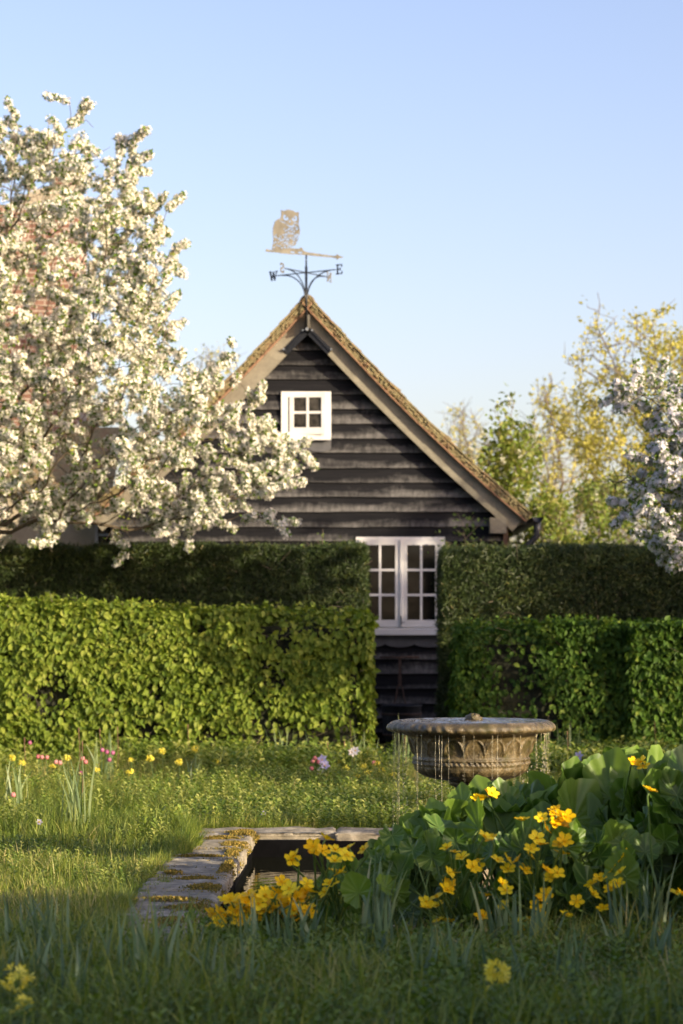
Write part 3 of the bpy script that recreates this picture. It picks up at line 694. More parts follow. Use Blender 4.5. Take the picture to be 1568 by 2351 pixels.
def apron(X0, X1, Y0, Y1, nsc, yy, parent, depth=.04):
    x0, z1 = H(X0, Y0); x1, z0 = H(X1, Y1); mb = MB(); n = 60; V = []
    for i in range(n+1):
        t = i/n; u = (t*nsc) % 1 if t < 1 else 1; zz = z0+depth*(1-math.sin(math.pi*u)**.6)
        V += [(x0+(x1-x0)*t, yy, z1), (x0+(x1-x0)*t, yy, zz), (x0+(x1-x0)*t, yy+.016, zz), (x0+(x1-x0)*t, yy+.016, z1)]
    mb.add(V, [[4*i+a, 4*i+b, 4*i+4+b, 4*i+4+a] for i in range(n) for a, b in ((0, 1), (1, 2), (2, 3), (3, 0))]+[[0, 3, 2, 1]])
    return child(mb.build('apron', M['greypaint']), parent, BL_)
apron(648, 760, 1010, 1038, 2, HD-.056, wf)
# lower window
wf, (x0, x1, z0, z1) = window('window', 817, 1021, 1233, 1443, 0, 0, .06, barn, lbl='large white twelve-pane double casement window between the hedges')
mid = (x0+x1)/2+.01
for a, b in ((x0+.04, mid-.002), (mid+.002, x1-.05)):
    s_, p_ = sash(wf, a, b, z0+.02, z1-.03, HD-.085, 2, 3, .075, .03, .09); child(s_, wf, BL_); child(p_, s_, BL_)
mb = MB(); V = [(x0-.05, HD-.003, z0+.01), (x1+.03, HD-.003, z0+.01), (x1+.03, HD-.15, z0-.012), (x0-.05, HD-.15, z0-.012)]; V += [(a, b, c-.07) for a, b, c in V]
mb.add(V, [[0,3,2,1],[4,5,6,7],[0,1,5,4],[1,2,6,5],[2,3,7,6],[3,0,4,7]]); child(mb.build('sill', M['white']), wf, BL_)
mb = MB(); mb.box((mid-.016, HD-.104, z0+.03), (mid+.012, HD-.0855, z1-.04)); child(mb.build('meeting_stile', M['white']), wf, BL_)
mb = MB(); mb.box((mid-.005, HD-.118, z0+.05), (mid+.004, HD-.105, z0+.16)); mb.tube([(mid, HD-.118, z0+.08), (mid+.04, HD-.125, z0+.075)], .005, 6); child(mb.build('latch', M['iron']), wf, BL_)
apron(817, 1018, 1456, 1486, 3, HD-.06, wf, .045)
# eaves block, corner post, gutter and downpipe at right
bx_, bz_ = H(1141, 1208); mb = MB(); mb.box((bx_-.105, HD-.26, bz_-.10), (bx_+.105, HD+.1, bz_+.10)); mb.build('beam_end', M['barge'], barn)['label'] = 'square oak wall-plate end below the right eave'
mb = MB(); cx_, _ = H(1160, 1230); mb.box((cx_-.03, HD-.07, 0), (cx_+.03, HD+.05, roofz(WL)-.2)); mb.build('corner_post', M['rust'], barn)
mb = MB(); gx_, gz_ = AX+2.93, roofz(2.86)-.03; a = np.linspace(np.pi, 2*np.pi, 11); V = []
for y_ in (HD-.28, HD+BD):
    for q in a: V.append((gx_+.075*math.cos(q), y_, gz_+.075*math.sin(q)))
    for q in a: V.append((gx_+.066*math.cos(q), y_, gz_+.066*math.sin(q)))
Q = []
for i in range(10): Q += [[i, i+1, 22+i+1, 22+i], [11+i+1, 11+i, 33+i, 33+i+1]]
Q += [[i, i+11, i+12, i+1] for i in range(10)]; mb.add(V, Q, [[i, i+1, 0] for i in range(1, 10)]); mb.build('gutter', M['blackpipe'], barn, True)
mb = MB(); mb.tube([(gx_, HD-.18, gz_-.05), (gx_, HD-.18, gz_-.16), (gx_-.01, HD-.18, gz_-.24), (gx_-.09, HD-.16, gz_-.33), (gx_-.22, HD-.12, gz_-.42), (gx_-.27, HD-.10, gz_-.48), (gx_-.28, HD-.10, gz_-.6), (gx_-.28, HD-.10, 0)], [.05, .045, .04, .04, .04, .04, .04, .04], 14)
mb.build('downpipe', M['blackpipe'], barn, True)
# exposed rafter feet / fascia under right eave
mb = MB(); mb.box((AX+2.6, HD-OV+.03, roofz(2.75)-.20), (AX+2.80, HD-OV+.07, roofz(2.75)-.06)); mb.build('fascia', M['barge'], barn)

# ------------------------------------------------------------------ weathervane
vx, vy = (703-HX)/FPX*30.66, 30.66
def V3(Y, d=30.66): return CH-(Y-HY)/FPX*d
vane = empty('weathervane', (vx, vy, V3(750)), 'black iron weathervane with a pierced brass owl above the gable', 'weathervane')
mb = MB(); mb.tube([(vx, vy, V3(752)), (vx, vy, V3(612))], .017, 10); mb.tube([(vx, vy, V3(612)), (vx, vy, V3(585))], .010, 8); mb.build('pole', M['iron'], vane, True)
mb = MB(); mb.box((vx-.018, vy+.02, V3(752)), (vx+.045, vy+.15, V3(722))); mb.build('backplate', M['brass'], vane)
zc = V3(626); E = np.array([.816, -.578, 0]); S = np.array([-.578, -.816, 0])
for nm, dv, L_ in (('arm', E, .46), ('arm', -E, .46), ('arm', S, .46), ('arm', -S, .46)):
    c = np.array([vx, vy, zc]); mb = MB(); mb.bar(c, c+dv*L_, .012, .010)
    t = np.linspace(0, 1, 14); zb = V3(683)
    pts = np.array([np.array([vx, vy, 0])+dv*(.02+L_*.78*(1-np.sqrt(max(0, 1-q*q)))) + np.array([0, 0, zb+(zc-.004-zb)*q]) for q in np.sin(t*np.pi/2)])
    mb.tube(pts, .0075, 6); mb.build(nm, M['iron'], vane, False)
def plate(mask, x0, x1, z0, z1, cell, th, mat, name, origin, dirv, parent):
    nx_, nz_ = int((x1-x0)/cell), int((z1-z0)/cell)
    X_, Z_ = np.meshgrid(x0+(np.arange(nx_)+.5)*cell, z0+(np.arange(nz_)+.5)*cell, indexing='ij')
    K = mask(X_, Z_); nrm_ = np.array([dirv[1], -dirv[0], 0.]); V = []; Q = []
    def P_(a, b, s): return np.array(origin)+np.array(dirv)*(x0+a*cell)+np.array([0, 0, 1.])*(z0+b*cell)+nrm_*th/2*s
    def quad(*p): n_ = len(V); V.extend(p); Q.append([n_, n_+1, n_+2, n_+3])
    for a in range(nx_):
        for b in range(nz_):
            if not K[a, b]: continue
            quad(P_(a, b, 1), P_(a+1, b, 1), P_(a+1, b+1, 1), P_(a, b+1, 1)); quad(P_(a, b+1, -1), P_(a+1, b+1, -1), P_(a+1, b, -1), P_(a, b, -1))
            for da, db, e0, e1 in ((-1, 0, (a, b), (a, b+1)), (1, 0, (a+1, b+1), (a+1, b)), (0, -1, (a+1, b), (a, b)), (0, 1, (a, b+1), (a+1, b+1))):
                q, w_ = a+da, b+db
                if not (0 <= q < nx_ and 0 <= w_ < nz_) or not K[q, w_]: quad(P_(*e0, -1), P_(*e0, 1), P_(*e1, 1), P_(*e1, -1))
    mb = MB(); mb.add(V, Q); return mb.build(name, mat, parent)
def seg(X, Z, x0, z0, x1, z1, w):
    d = np.array([x1-x0, z1-z0]); L2 = d@d+1e-9; t = np.clip(((X-x0)*d[0]+(Z-z0)*d[1])/L2, 0, 1); return np.hypot(X-x0-t*d[0], Z-z0-t*d[1]) < w
def inpoly(X, Z, P):
    r = np.zeros(X.shape, bool); n = len(P)
    for i in range(n):
        (xa, za), (xb, zb) = P[i], P[(i+1) % n]; c = ((za > Z) != (zb > Z)) & (X < (xb-xa)*(Z-za)/(zb-za+1e-12)+xa); r ^= c
    return r
def letter(strokes, arcs=()):
    def f(X, Z):
        r = np.zeros(X.shape, bool)
        for x0, z0, x1, z1, w_ in strokes: r |= seg(X, Z, x0, z0, x1, z1, w_)
        for cx, cz, rr_, a0, a1, w_ in arcs:
            A = np.degrees(np.arctan2(Z-cz, X-cx)) % 360; D_ = np.abs(np.hypot(X-cx, Z-cz)-rr_) < w_
            r |= D_ & (((A-a0) % 360) < ((a1-a0) % 360))
        return r
    return f
LW, LE = .0115, .0055
Wf = letter([(-.05, .055, -.025, -.05, LW), (-.025, -.05, .0, .04, LE), (.0, .04, .022, -.05, LW), (.022, -.05, .052, .055, LE), (-.062, .057, -.034, .057, LE), (.034, .057, .064, .057, LE), (-.012, .05, .012, .05, LE)])
Ef = letter([(-.022, -.055, -.022, .055, LW), (-.042, .055, .042, .055, LE+.001), (-.042, -.055, .044, -.055, LE+.001), (-.02, 0, .018, 0, LE), (.042, .055, .042, .03, LE), (.045, -.055, .045, -.028, LE), (.018, .013, .018, -.013, LE)])
Sf = letter([(.032, .032, .034, .052, LE), (-.034, -.032, -.036, -.052, LE)], [(0, .027, .027, 20, 270, .009), (0, -.027, .027, 200, 90, .009)])
Nf = letter([(-.035, -.055, -.035, .055, LE), (.035, -.055, .035, .055, LE), (-.035, .052, .035, -.052, LW), (-.05, .056, -.028, .056, LE), (-.05, -.056, -.02, -.056, LE), (.02, .056, .05, .056, LE)])
c = np.array([vx, vy, zc])
plate(Wf, -.08, .08, -.07, .07, .004, .008, M['iron'], 'letter_w', c-E*.52, E, vane)
plate(Ef, -.08, .08, -.07, .07, .004, .008, M['iron'], 'letter_e', c+E*.51, E, vane)
plate(Sf, -.08, .08, -.07, .07, .004, .008, M['brass'], 'letter_s', c+S*.51, S, vane)
plate(Nf, -.08, .08, -.07, .07, .004, .008, M['brass'], 'letter_n', c-S*.50, S, vane)
# owl and arrow, rotated plane; left end nearer the camera
OD = np.array([.86, .50, 0]); OD = OD/np.linalg.norm(OD); oz = V3(584.5); oc = np.array([vx, vy, oz])
kx = 178.5*.86
def ol(px, py): # zoom px (900..1400 x3.136 window) -> plane coords
    X = 564.5+px/5.0; Y = 439.0+py/5.0; return ((X-703)/kx, (584.5-Y-(X-703)*.078*-1*0)/179+((X-703)*.078)/179)
outl = [ol(*p) for p in [(312, 675), (325, 600), (330, 555), (322, 480), (325, 430), (345, 360), (375, 335), (405, 325), (415, 290), (412, 228), (445, 238), (490, 220), (545, 232), (575, 252), (612, 246), (608, 290), (612, 340), (606, 380), (620, 440), (618, 500), (600, 570), (570, 620), (530, 645), (500, 655), (470, 672), (400, 690)]]
random.seed(3)
gaps = []
for k in range(150):
    px = random.uniform(335, 612); py = random.uniform(400, 665)
    if px < 430 and py < 500: continue
    gaps.append((ol(px, py), random.uniform(.010, .024), random.uniform(-.5, .7)))
eyes = [ol(467, 310), ol(562, 318)]; beak = ol(511, 355)
def owl(X, Z):
    r = inpoly(X, Z, outl); 
    for (ex, ez), sx_ in zip(eyes, (1, -1)):
        D_ = np.hypot(X-ex, Z-ez); ring = (D_ < .040) & (D_ > .013) & (Z-ez < .022-sx_*(X-ex)*.75); r &= ~ring
    r &= ~(np.hypot((X-beak[0])/.011, (Z-beak[1])/.018) < 1)
    A = [(400, 345, 430, 365), (430, 365, 460, 372), (475, 385, 500, 408), (500, 408, 540, 408), (540, 408, 555, 388), (555, 372, 600, 378)]
    for a, b, c_, d_ in A: p, q = ol(a, b), ol(c_, d_); r &= ~seg(X, Z, p[0], p[1], q[0], q[1], .0055)
    for (gx, gz), L_, sl_ in gaps: r &= ~seg(X, Z, gx-L_/2, gz-sl_*L_/2, gx+L_/2, gz+sl_*L_/2, .0056)
    return r
random.seed(11)
plate(owl, -.56, .0, -.1, .62, .0042, .006, M['brass'], 'owl', oc, OD, vane)
br = [ol(*p) for p in [(245, 700), (247, 672), (310, 680), (400, 684), (470, 660), (520, 655), (610, 664), (632, 648), (650, 655), (655, 680), (700, 700), (985, 738), (985, 755), (680, 733), (500, 722)]]
hol = [ol(540, 702), ol(625, 706)]
def branch_(X, Z):
    r = inpoly(X, Z, br)
    for hx, hz in hol: r &= ~(np.hypot((X-hx)/.034, (Z-hz)/.011) < 1)
    return r
plate(branch_, -.62, .40, -.12, .12, .0045, .008, M['brass'], 'branch', oc, OD, vane)
ah = [ol(*p) for p in [(985, 742), (1030, 735), (1036, 718), (1060, 735), (1115, 755), (1060, 765), (1038, 782), (1030, 765), (985, 758)]]
plate(lambda X, Z: inpoly(X, Z, ah), .3, .64, -.12, .12, .0045, .008, M['brass'], 'arrowhead', oc, OD, vane)
# bracket straps on the bargeboards
for sg in (-1, 1):
    a = np.array([vx+.015, HD-OV-.032, V3(757, 30.8)]); b = a+np.array([sg*.285, 0, -.285*1.0]); mb = MB(); mb.bar(a, b, .085, .012, up=(0, 0, 1)); mb.bar(a+np.array([0, -.016, 0])+np.array([sg*.02, 0, .02]), b+np.array([sg*.01, -.016, .01]), .02, .02)
    br_ = mb.build('bracket', M['iron'], vane)
    for q in (a*.9+b*.1, a*.05+b*.95):
        mb = MB(); mb.tube([q+np.array([sg*.03, -.008, .02]), q+np.array([sg*.03, -.036, .02])], .011, 8)
        child(mb.build('bolt', M['bolt']), br_, vane.location)
mb = MB(); q = np.array([vx+.01, HD-OV-.03, V3(756)]); mb.tube([q, q+np.array([0, -.175, 0])], .019, 10); mb.build('bolt', M['bolt'], vane)

# ------------------------------------------------------------------ brick house at left
bh = empty('brick_house', (-4.3, 33, 0), 'red brick house with a tall shouldered chimney behind the blossom tree', 'house')
def HB(X, Y, d=33.): p = at(X, Y, d); return p[0], p[2]
mb = MB(); xr, _ = HB(178, 900); mb.box((xr-1.5, 33, 0), (xr, 34.2, HB(0, 470)[1])); 
xs = np.linspace(0, 1, 12); V = []
zt0 = HB(0, 470)[1]; zt1 = HB(0, 425)[1]; cxm = HB(145, 0)[0]
for t in xs:   # curved shoulders
    w_ = .75-(.75-.17)*math.sin(t*math.pi/2)**1.4; zz = zt0+(zt1-zt0)*math.sin(t*math.pi/2)
    V += [(xr-.75-w_ if 0 else cxm-w_*1.0, 33, zz), (min(cxm+w_, xr), 33, zz), (min(cxm+w_, xr), 34.2, zz), (cxm-w_, 34.2, zz)]
Q = [[4*i+a, 4*i+b, 4*i+4+b, 4*i+4+a] for i in range(11) for a, b in ((0, 1), (1, 2), (2, 3), (3, 0))]
mb.build('chimney', M['brick'], bh)
mb = MB(); mb.add(V, Q); mb.build('chimney_shoulder', M['render'], bh)
mb = MB(); mb.box((cxm-.15, 33.2, zt1-.02), (cxm+.15, 33.9, HB(0, 388)[1])); mb.box((cxm-.19, 33.16, HB(0, 388)[1]+.001), (cxm+.19, 33.94, HB(0, 380)[1])); mb.build('chimney_pot', M['brick'], bh)
mb = MB(); zz = HB(0, 380)[1]; mb.box((cxm-.11, 33.3, zz+.001), (cxm+.11, 33.6, zz+.05)); mb.box((cxm-.16, 33.25, zz+.051), (cxm+.16, 33.65, zz+.09)); mb.build('cowl', M['cowl'], bh)
mb = MB(); mb.box((-9, 33.3, 0), (HB(135, 0)[0], 38, 4.6)); mb.build('wall', M['brick'], bh)
mb = MB(); mb.add([(-9.3, 33.0, 4.5), (xr-.2, 33.0, 4.5), (xr-.6, 35.6, 6.9), (-9.3, 35.6, 6.9), (xr-.2, 38.3, 4.5), (-9.3, 38.3, 4.5)], [[0, 1, 2, 3], [3, 2, 4, 5]], rq=.5); mb.build('roof', M['tile'], bh)
# low wing with white window
mb = MB(); xw0, zw = HB(110, 1168, 31.6); xw1, _ = HB(310, 1168, 31.6); mb.box((xw0-3, 31.6, 0), (AX-WL-.03, 33.295, zw+.25)); mb.build('wing_wall', M['render'], bh)
mb = MB(); mb.add([(xw0-3, 31.45, zw+.2), (AX-WL-.03, 31.45, zw+.2), (AX-WL-.03, 33.25, zw+1.2), (xw0-3, 33.25, zw+1.2)], [[0, 1, 2, 3]], rq=.4); mb.build('wing_roof', M['tile'], bh)
x0, z1 = HB(218, 1180, 31.5); x1, z0 = HB(306, 1275, 31.5)
mb = MB(); f = .035
for a in (x0, (x0+x1)/2-f/2, x1-f): mb.box((a, 31.52, z0), (a+f, 31.596, z1))
mb.box((x0+f, 31.523, z1-f), ((x0+x1)/2-f/2, 31.596, z1)); mb.box(((x0+x1)/2+f/2, 31.523, z1-f), (x1-f, 31.596, z1))
zz = (z0+z1)/2; mb.box((x0+f, 31.526, zz-.015), ((x0+x1)/2-f/2, 31.596, zz+.015)); mb.box(((x0+x1)/2+f/2, 31.526, zz-.015), (x1-f, 31.596, zz+.015))
wo = mb.build('window', M['white'], bh); mb = MB(); mb.box((x0+f, 31.56, z0), (x1-f, 31.565, z1-f)); child(mb.build('pane', M['pane']), wo, bh.location)

# ------------------------------------------------------------------ trees
def colonize(attr, roots, step=.12, infl=1.2, kill=.22, iters=200, bias=(0, 0, .0), jit=.15):
    nodes = [np.array(r_, float) for r_ in roots]; par = [-1]+list(range(len(roots)-1))
    A = attr.copy(); near = np.zeros(len(A), int); nd = np.full(len(A), 1e9)
    def upd(start):
        nonlocal near, nd
        for k in range(start, len(nodes)):
            d = ((A-nodes[k])**2).sum(1); m = d < nd; nd = np.where(m, d, nd); near = np.where(m, k, near)
    upd(0); alive = np.ones(len(A), bool)
    for it in range(iters):
        act = alive & ((nd < infl**2) | (it < 6))
        if not act.any():
            if not alive.any(): break
            infl *= 1.4
            if infl > 8: break
            continue
        ks = near[act]; dv = norm(A[act]-np.array(nodes)[ks]); new = len(nodes)
        acc = {}
        for k, v in zip(ks, dv): acc[k] = acc.get(k, 0)+v
        for k, v in acc.items():
            v = norm(norm(v)+np.array(bias)+rng.normal(0, jit, 3)); p = nodes[k]+v*step
            nodes.append(p); par.append(k)
        upd(new); alive &= nd > kill**2
        if len(nodes) > 14000: break
    return np.array(nodes), np.array(par)
def tree_radii(par, tip=.003, ex=2.3, mx=.3):
    n = len(par); cnt = np.zeros(n); ch = np.zeros(n, int)
    for k in range(n):
        if par[k] >= 0: ch[par[k]] += 1
    w_ = np.where(ch == 0, 1., 0.)
    for k in range(n-1, 0, -1):
        if par[k] >= 0: w_[par[k]] += w_[k]
    return np.minimum(tip*np.maximum(w_, 1)**(1/ex), mx), ch, w_
def frusta(mb, P, Q_, r0, r1, sides=5, m=0):
    n = len(P); 
    if n == 0: return
    d = norm(Q_-P); ref = np.where(np.abs(d[:, 2:3]) < .9, np.array([[0, 0, 1.]]), np.array([[1., 0, 0]])); x = norm(np.cross(d, ref)); y = np.cross(d, x)
    a = np.arange(sides)*2*np.pi/sides; ring = np.cos(a)[None, :, None]*x[:, None]+np.sin(a)[None, :, None]*y[:, None]
    V = np.concatenate([P[:, None]+ring*r0[:, None, None], (Q_+d*r1[:, None]*.3)[:, None]+ring*r1[:, None, None]], 1)
    j = np.arange(sides); T_ = np.stack([j, (j+1) % sides, sides+(j+1) % sides, sides+j], 1)
    mb.add(V.reshape(-1, 3), (T_[None]+(np.arange(n)*2*sides)[:, None, None]).reshape(-1, 4), m=m)
def in_poly(px, py, poly): return inpoly(px, py, poly)
def poly_attr(poly, n, d0, dd, edge=60):
    P = np.array(poly, float); x0, y0 = P.min(0); x1, y1 = P.max(0); out = []
    cx, cy = P.mean(0)
    while len(out) < n:
        X = rng.uniform(x0, x1, 2000); Y = rng.uniform(y0, y1, 2000); k = in_poly(X, Y, poly); X, Y = X[k], Y[k]
        rel = np.clip(np.maximum(np.abs(X-(x0+x1)/2)/((x1-x0)/2), np.abs(Y-(y0+y1)/2)/((y1-y0)/2)), 0, 1)
        D = d0+rng.uniform(-1, 1, len(X))*dd*np.sqrt(np.clip(1.05-rel**2, .05, 1))
        out += [at(a, b, c) for a, b, c in zip(X, Y, D)]
    return np.array(out[:n])
def spray(lines, d0, n=10, j=.06, dd=.4):
    out = []
    for L_ in lines:
        L_ = np.array(L_, float); dz = random.uniform(-dd, dd)
        for q in np.linspace(0, len(L_)-1, n*(len(L_)-1)):
            i = min(int(q), len(L_)-2); f = q-i; p = L_[i]*(1-f)+L_[i+1]*f; out.append(at(p[0], p[1], d0+dz)+rng.normal(0, j, 3))
    return np.array(out)
def build_wood(mb, nodes, par, rad, minr=0., sides=6):
    k = np.where((par >= 0))[0]; p = par[k]; big = rad[k] > .012
    frusta(mb, nodes[p[big]], nodes[k[big]], rad[p[big]]*.5+rad[k[big]]*.5, rad[k[big]], 8); frusta(mb, nodes[p[~big]], nodes[k[~big]], np.minimum(rad[p[~big]], rad[k[~big]]*1.4), rad[k[~big]], 4)
def twiglets(nodes, sel, n, ln, droop=0.):
    b = nodes[rng.choice(sel, n)]+rng.normal(0, .01, (n, 3)); d = rdir(n, .25-droop); return b, b+d*rng.uniform(.4, 1, n)[:, None]*ln

def blossom_tree(name, label, cat, root, attr, pet, nclu, per, bsize, step=.13, kill=.2, leafn=5, trunk=None, infl=1.0, clr=.055, clfrac=1., force=None):
    t_ = empty(name, tuple(root[0]), label, cat)
    nodes, par = colonize(attr, root, step, infl, kill); rad, ch, w_ = tree_radii(par, .0036)
    mb = MB(); build_wood(mb, nodes, par, rad)
    sel = np.where((rad < .016) & (np.arange(len(par)) > len(root)))[0]
    b0, b1 = twiglets(nodes, sel, int(len(sel)*1.25), .34, .1); frusta(mb, b0, b1, np.full(len(b0), .004), np.full(len(b0), .0018), 4)
    mb.build('trunk', M['twigs'], t_, True)
    n = nclu; gd = np.where(hnoise(b0, 3.4, 12)+.5*hnoise(b0, 9, 13)+rng.normal(0, .25, len(b0)) > -.12)[0]
    if force is not None:
        dm = np.array([((force-q)**2).sum(1).min() for q in b0]); gd = np.concatenate([gd]+[np.where(dm < .16**2)[0]]*2)
    tt = rng.random(n)**.7; kk = gd[rng.integers(0, len(gd), n)]; C = b0[kk]*(1-tt[:, None])+b1[kk]*tt[:, None]
    # clumpiness: density follows a smooth noise
    n = len(C)
    mb = MB(); off = rdir(n*per); ctr = np.repeat(C, per, 0)+off*rng.uniform(.3, 1, (n*per, 1))*clr
    nr = norm(off+rng.normal(0, .45, off.shape)+np.array([0, -.15, .25])); m_ = len(ctr)
    rv = np.repeat(rng.random(n), per)*.6+rng.random(m_)*.4
    scatter(mb, BL_V, BL_Q, ctr, nr, rdir(m_), rng.uniform(.75, 1.2, m_)*bsize, rv); mb.build('blossom', pet, t_)
    mb = MB(); m_ = n*leafn; ctr = np.repeat(C, leafn, 0)+rdir(m_)*.03
    scatter(mb, LEAF_V, LEAF_Q, ctr, rdir(m_, .6), rdir(m_, .1), rng.uniform(.03, .062, m_), rng.random(m_), TT=LEAF_T)
    # bare-wood leaves
    m_ = len(b1)*2; tq_ = rng.random((m_, 1)); bb = np.tile(b0, (2, 1))*(1-tq_)+np.tile(b1, (2, 1))*tq_; scatter(mb, LEAF_V, LEAF_Q, bb, rdir(m_, .6), rdir(m_, .1), rng.uniform(.025, .055, m_), rng.random(m_), TT=LEAF_T)
    mb.build('leaves', M['appleleaf'], t_)
    return t_

TD = 27.75
crown = [(-420, 420), (-200, 300), (0, 262), (60, 285), (120, 300), (170, 300), (230, 330), (290, 350), (320, 400), (290, 470), (330, 520), (380, 540), (400, 600), (380, 660), (400, 720), (400, 790), (450, 850), (500, 885), (550, 935),
         (600, 985), (640, 1020), (650, 1080), (620, 1130), (630, 1180), (560, 1200), (470, 1200), (380, 1190), (250, 1215), (150, 1235), (0, 1245), (-200, 1240), (-500, 1100), (-600, 800)]
at_ = poly_attr(crown, 3000, TD, 2.0)
sp = spray([[(120, 330), (165, 270), (163, 212)], [(40, 300), (52, 250)], [(50, 370), (140, 320), (235, 285), (290, 305), (320, 350), (318, 380)], [(290, 400), (285, 450), (310, 470)], [(370, 560), (380, 520), (378, 470), (410, 490)], [(380, 560), (412, 550), (415, 590)],
            [(380, 690), (405, 690), (425, 660), (420, 700)], [(500, 850), (515, 800), (525, 785)], [(560, 920), (600, 900), (620, 960), (650, 1000), (700, 1040), (725, 1060), (760, 1075)], [(600, 1000), (650, 1030), (690, 1070)], [(570, 1100), (640, 1100), (690, 1118)], [(400, 1180), (420, 1210), (440, 1250)],
            [(560, 1180), (600, 1200), (640, 1215)], [(240, 1240), (290, 1270), (330, 1310)], [(330, 1225), (345, 1250)], [(90, 1240), (110, 1275), (130, 1300)], [(0, 1200), (-30, 1250)]], TD-.3, 9, .035)
at_ = np.concatenate([at_, sp])
rx = at(-130, 0, TD)[0]
root = [np.array([rx, TD, 0]), np.array([rx+.02, TD, .35]), np.array([rx-.02, TD, .7]), np.array([rx, TD+.02, 1.1]), np.array([rx+.08, TD, 1.5]), np.array([rx+.12, TD, 1.9]), np.array([rx+.2, TD, 2.3])]
blossom_tree('apple_tree', 'large apple tree laden with cream-white blossom, left of the barn', 'tree', root, at_, M['blossom'], 21000, 10, .044, clr=.055, force=sp[sp[:, 2] > 2.9])

# right-hand blossom tree, in shade
TR = 24.0
cr2 = [(1400, 885), (1440, 880), (1500, 890), (1600, 850), (1800, 860), (2000, 1000), (2000, 1250), (1800, 1330), (1600, 1310), (1540, 1300), (1500, 1250), (1440, 1200), (1400, 1150), (1410, 1130), (1460, 1080), (1490, 1020), (1500, 980), (1550, 930), (1480, 915), (1430, 905)]
at2 = poly_attr(cr2, 1300, TR, 1.1); at2 = np.concatenate([at2, spray([[(1560, 900), (1480, 885), (1400, 885)], [(1460, 1080), (1400, 1140)], [(1500, 1000), (1450, 1060), (1420, 1110)], [(1520, 960), (1450, 925)], [(1560, 1240), (1540, 1300)]], TR, 9, .05)])
rx = at(1800, 0, TR)[0]; root = [np.array([rx, TR, z_]) for z_ in (0, .4, .8, 1.2, 1.6)]
blossom_tree('crab_apple_tree', 'shaded pale lilac-white blossom tree overhanging the right hedge', 'tree', root, at2, M['blossom_shade'], 11000, 9, .044, kill=.17, clr=.05)

def leafy_tree(name, label, cat, d0, poly, nattr, dd, rootX, leafm, barkm, nleaf, lsize, lines=(), step=.16, kill=.26, infl=1.3, flowers=None, tl=.3, spread=.16, tip=.005, rootz=None, z0=0., grp=None, up=.25):
    A = poly_attr(poly, nattr, d0, dd)
    if len(lines): A = np.concatenate([A, spray(lines, d0, 9, .05)])
    zlow = A[:, 2].min(); rx = at(rootX, 0, d0)[0]; top = max(zlow*.9, .4); root = [np.array([rx+.03*math.sin(q*3), d0, q]) for q in np.linspace(z0, top, max(3, int(top/.3)))]
    t_ = empty(name, tuple(root[0]), label, cat, grp)
    nodes, par = colonize(A, root, step, infl, kill); rad, ch, w_ = tree_radii(par, tip)
    mb = MB(); build_wood(mb, nodes, par, rad); sel = np.where((rad < .022) & (np.arange(len(par)) > len(root)))[0]
    b0, b1 = twiglets(nodes, sel, int(len(sel)*1.8), tl, -up); frusta(mb, b0, b1, np.full(len(b0), tip), np.full(len(b0), tip*.45), 4); mb.build('trunk', barkm, t_, True)
    if nleaf:
        kk = rng.integers(0, len(b0), nleaf); tt = rng.random((nleaf, 1)); C = b0[kk]*(1-tt)+b1[kk]*tt+rng.normal(0, spread*.4, (nleaf, 3))
        keep = rng.random(nleaf) < np.clip(.6+.8*hnoise(C, 1.7, 31), .05, 1); C = C[keep]; n = len(C)
        mb = MB(); scatter(mb, LEAF_V, LEAF_Q, C, rdir(n, .5), rdir(n), rng.uniform(.6, 1.2, n)*lsize, np.clip(rng.random(n)*.7+.3*np.clip(.5+hnoise(C, 2.5, 8)*.5, 0, 1), 0, 1), TT=LEAF_T); mb.build('leaves', leafm, t_)
    if flowers:
        nf, fs = flowers
        for q in rng.integers(0, len(b1), nf):
            ctr = b1[q]+rng.normal(0, 1, (30, 3))*np.array([.017, .017, .04]); mb = MB()
            scatter(mb, BL_V, BL_Q, ctr, rdir(30), rdir(30), np.full(30, fs), rng.random(30)); mb.build('flower_head', M['lilacflower'], t_)
    return t_
leafy_tree('young_oak', 'tall tree with sparse yellow-green spring leaves beyond the barn', 'tree', 39., [(1290, 815), (1340, 770), (1400, 760), (1420, 720), (1480, 740), (1568, 750), (1750, 780), (1900, 950), (1850, 1200), (1568, 1230), (1350, 1220), (1300, 1180), (1360, 1100), (1300, 1050), (1260, 1010), (1280, 960), (1340, 900)], 1500, 2.6, 1600,
    M['oakleaf'], M['greybark'], 27000, .075, [[(1480, 900), (1430, 780), (1400, 700), (1375, 635)], [(1440, 830), (1370, 790), (1320, 760)], [(1410, 740), (1370, 700), (1310, 685)], [(1400, 880), (1330, 830), (1285, 815)], [(1350, 1000), (1270, 950), (1230, 930)], [(1480, 760), (1525, 700)], [(1350, 1020), (1290, 1010), (1240, 985)]], step=.2, kill=.3)
leafy_tree('lilac_bush', 'upright green shrub with cream flower heads behind the barn roof', 'shrub', 35., [(1150, 940), (1190, 950), (1225, 1000), (1240, 1070), (1220, 1130), (1240, 1200), (1240, 1290), (1090, 1290), (1100, 1150), (1110, 1060), (1125, 990)], 420, .7, 1175,
    M['shrubleaf'], M['greybark'], 3300, .095, [[(1190, 960), (1180, 900)], [(1140, 1000), (1150, 940)], [(1215, 1000), (1225, 960)]], kill=.2, flowers=(26, .035), step=.13)
leafy_tree('bare_tree', 'pale thin bare-twigged tree just above the right roof slope', 'tree', 52., [(1020, 945), (1060, 925), (1110, 950), (1130, 1020), (1140, 1120), (1060, 1120), (1010, 1000)], 420, 1.2, 1090,
    M['oakleaf'], M['greybark'], 700, .08, kill=.3, tl=.5, tip=.007)
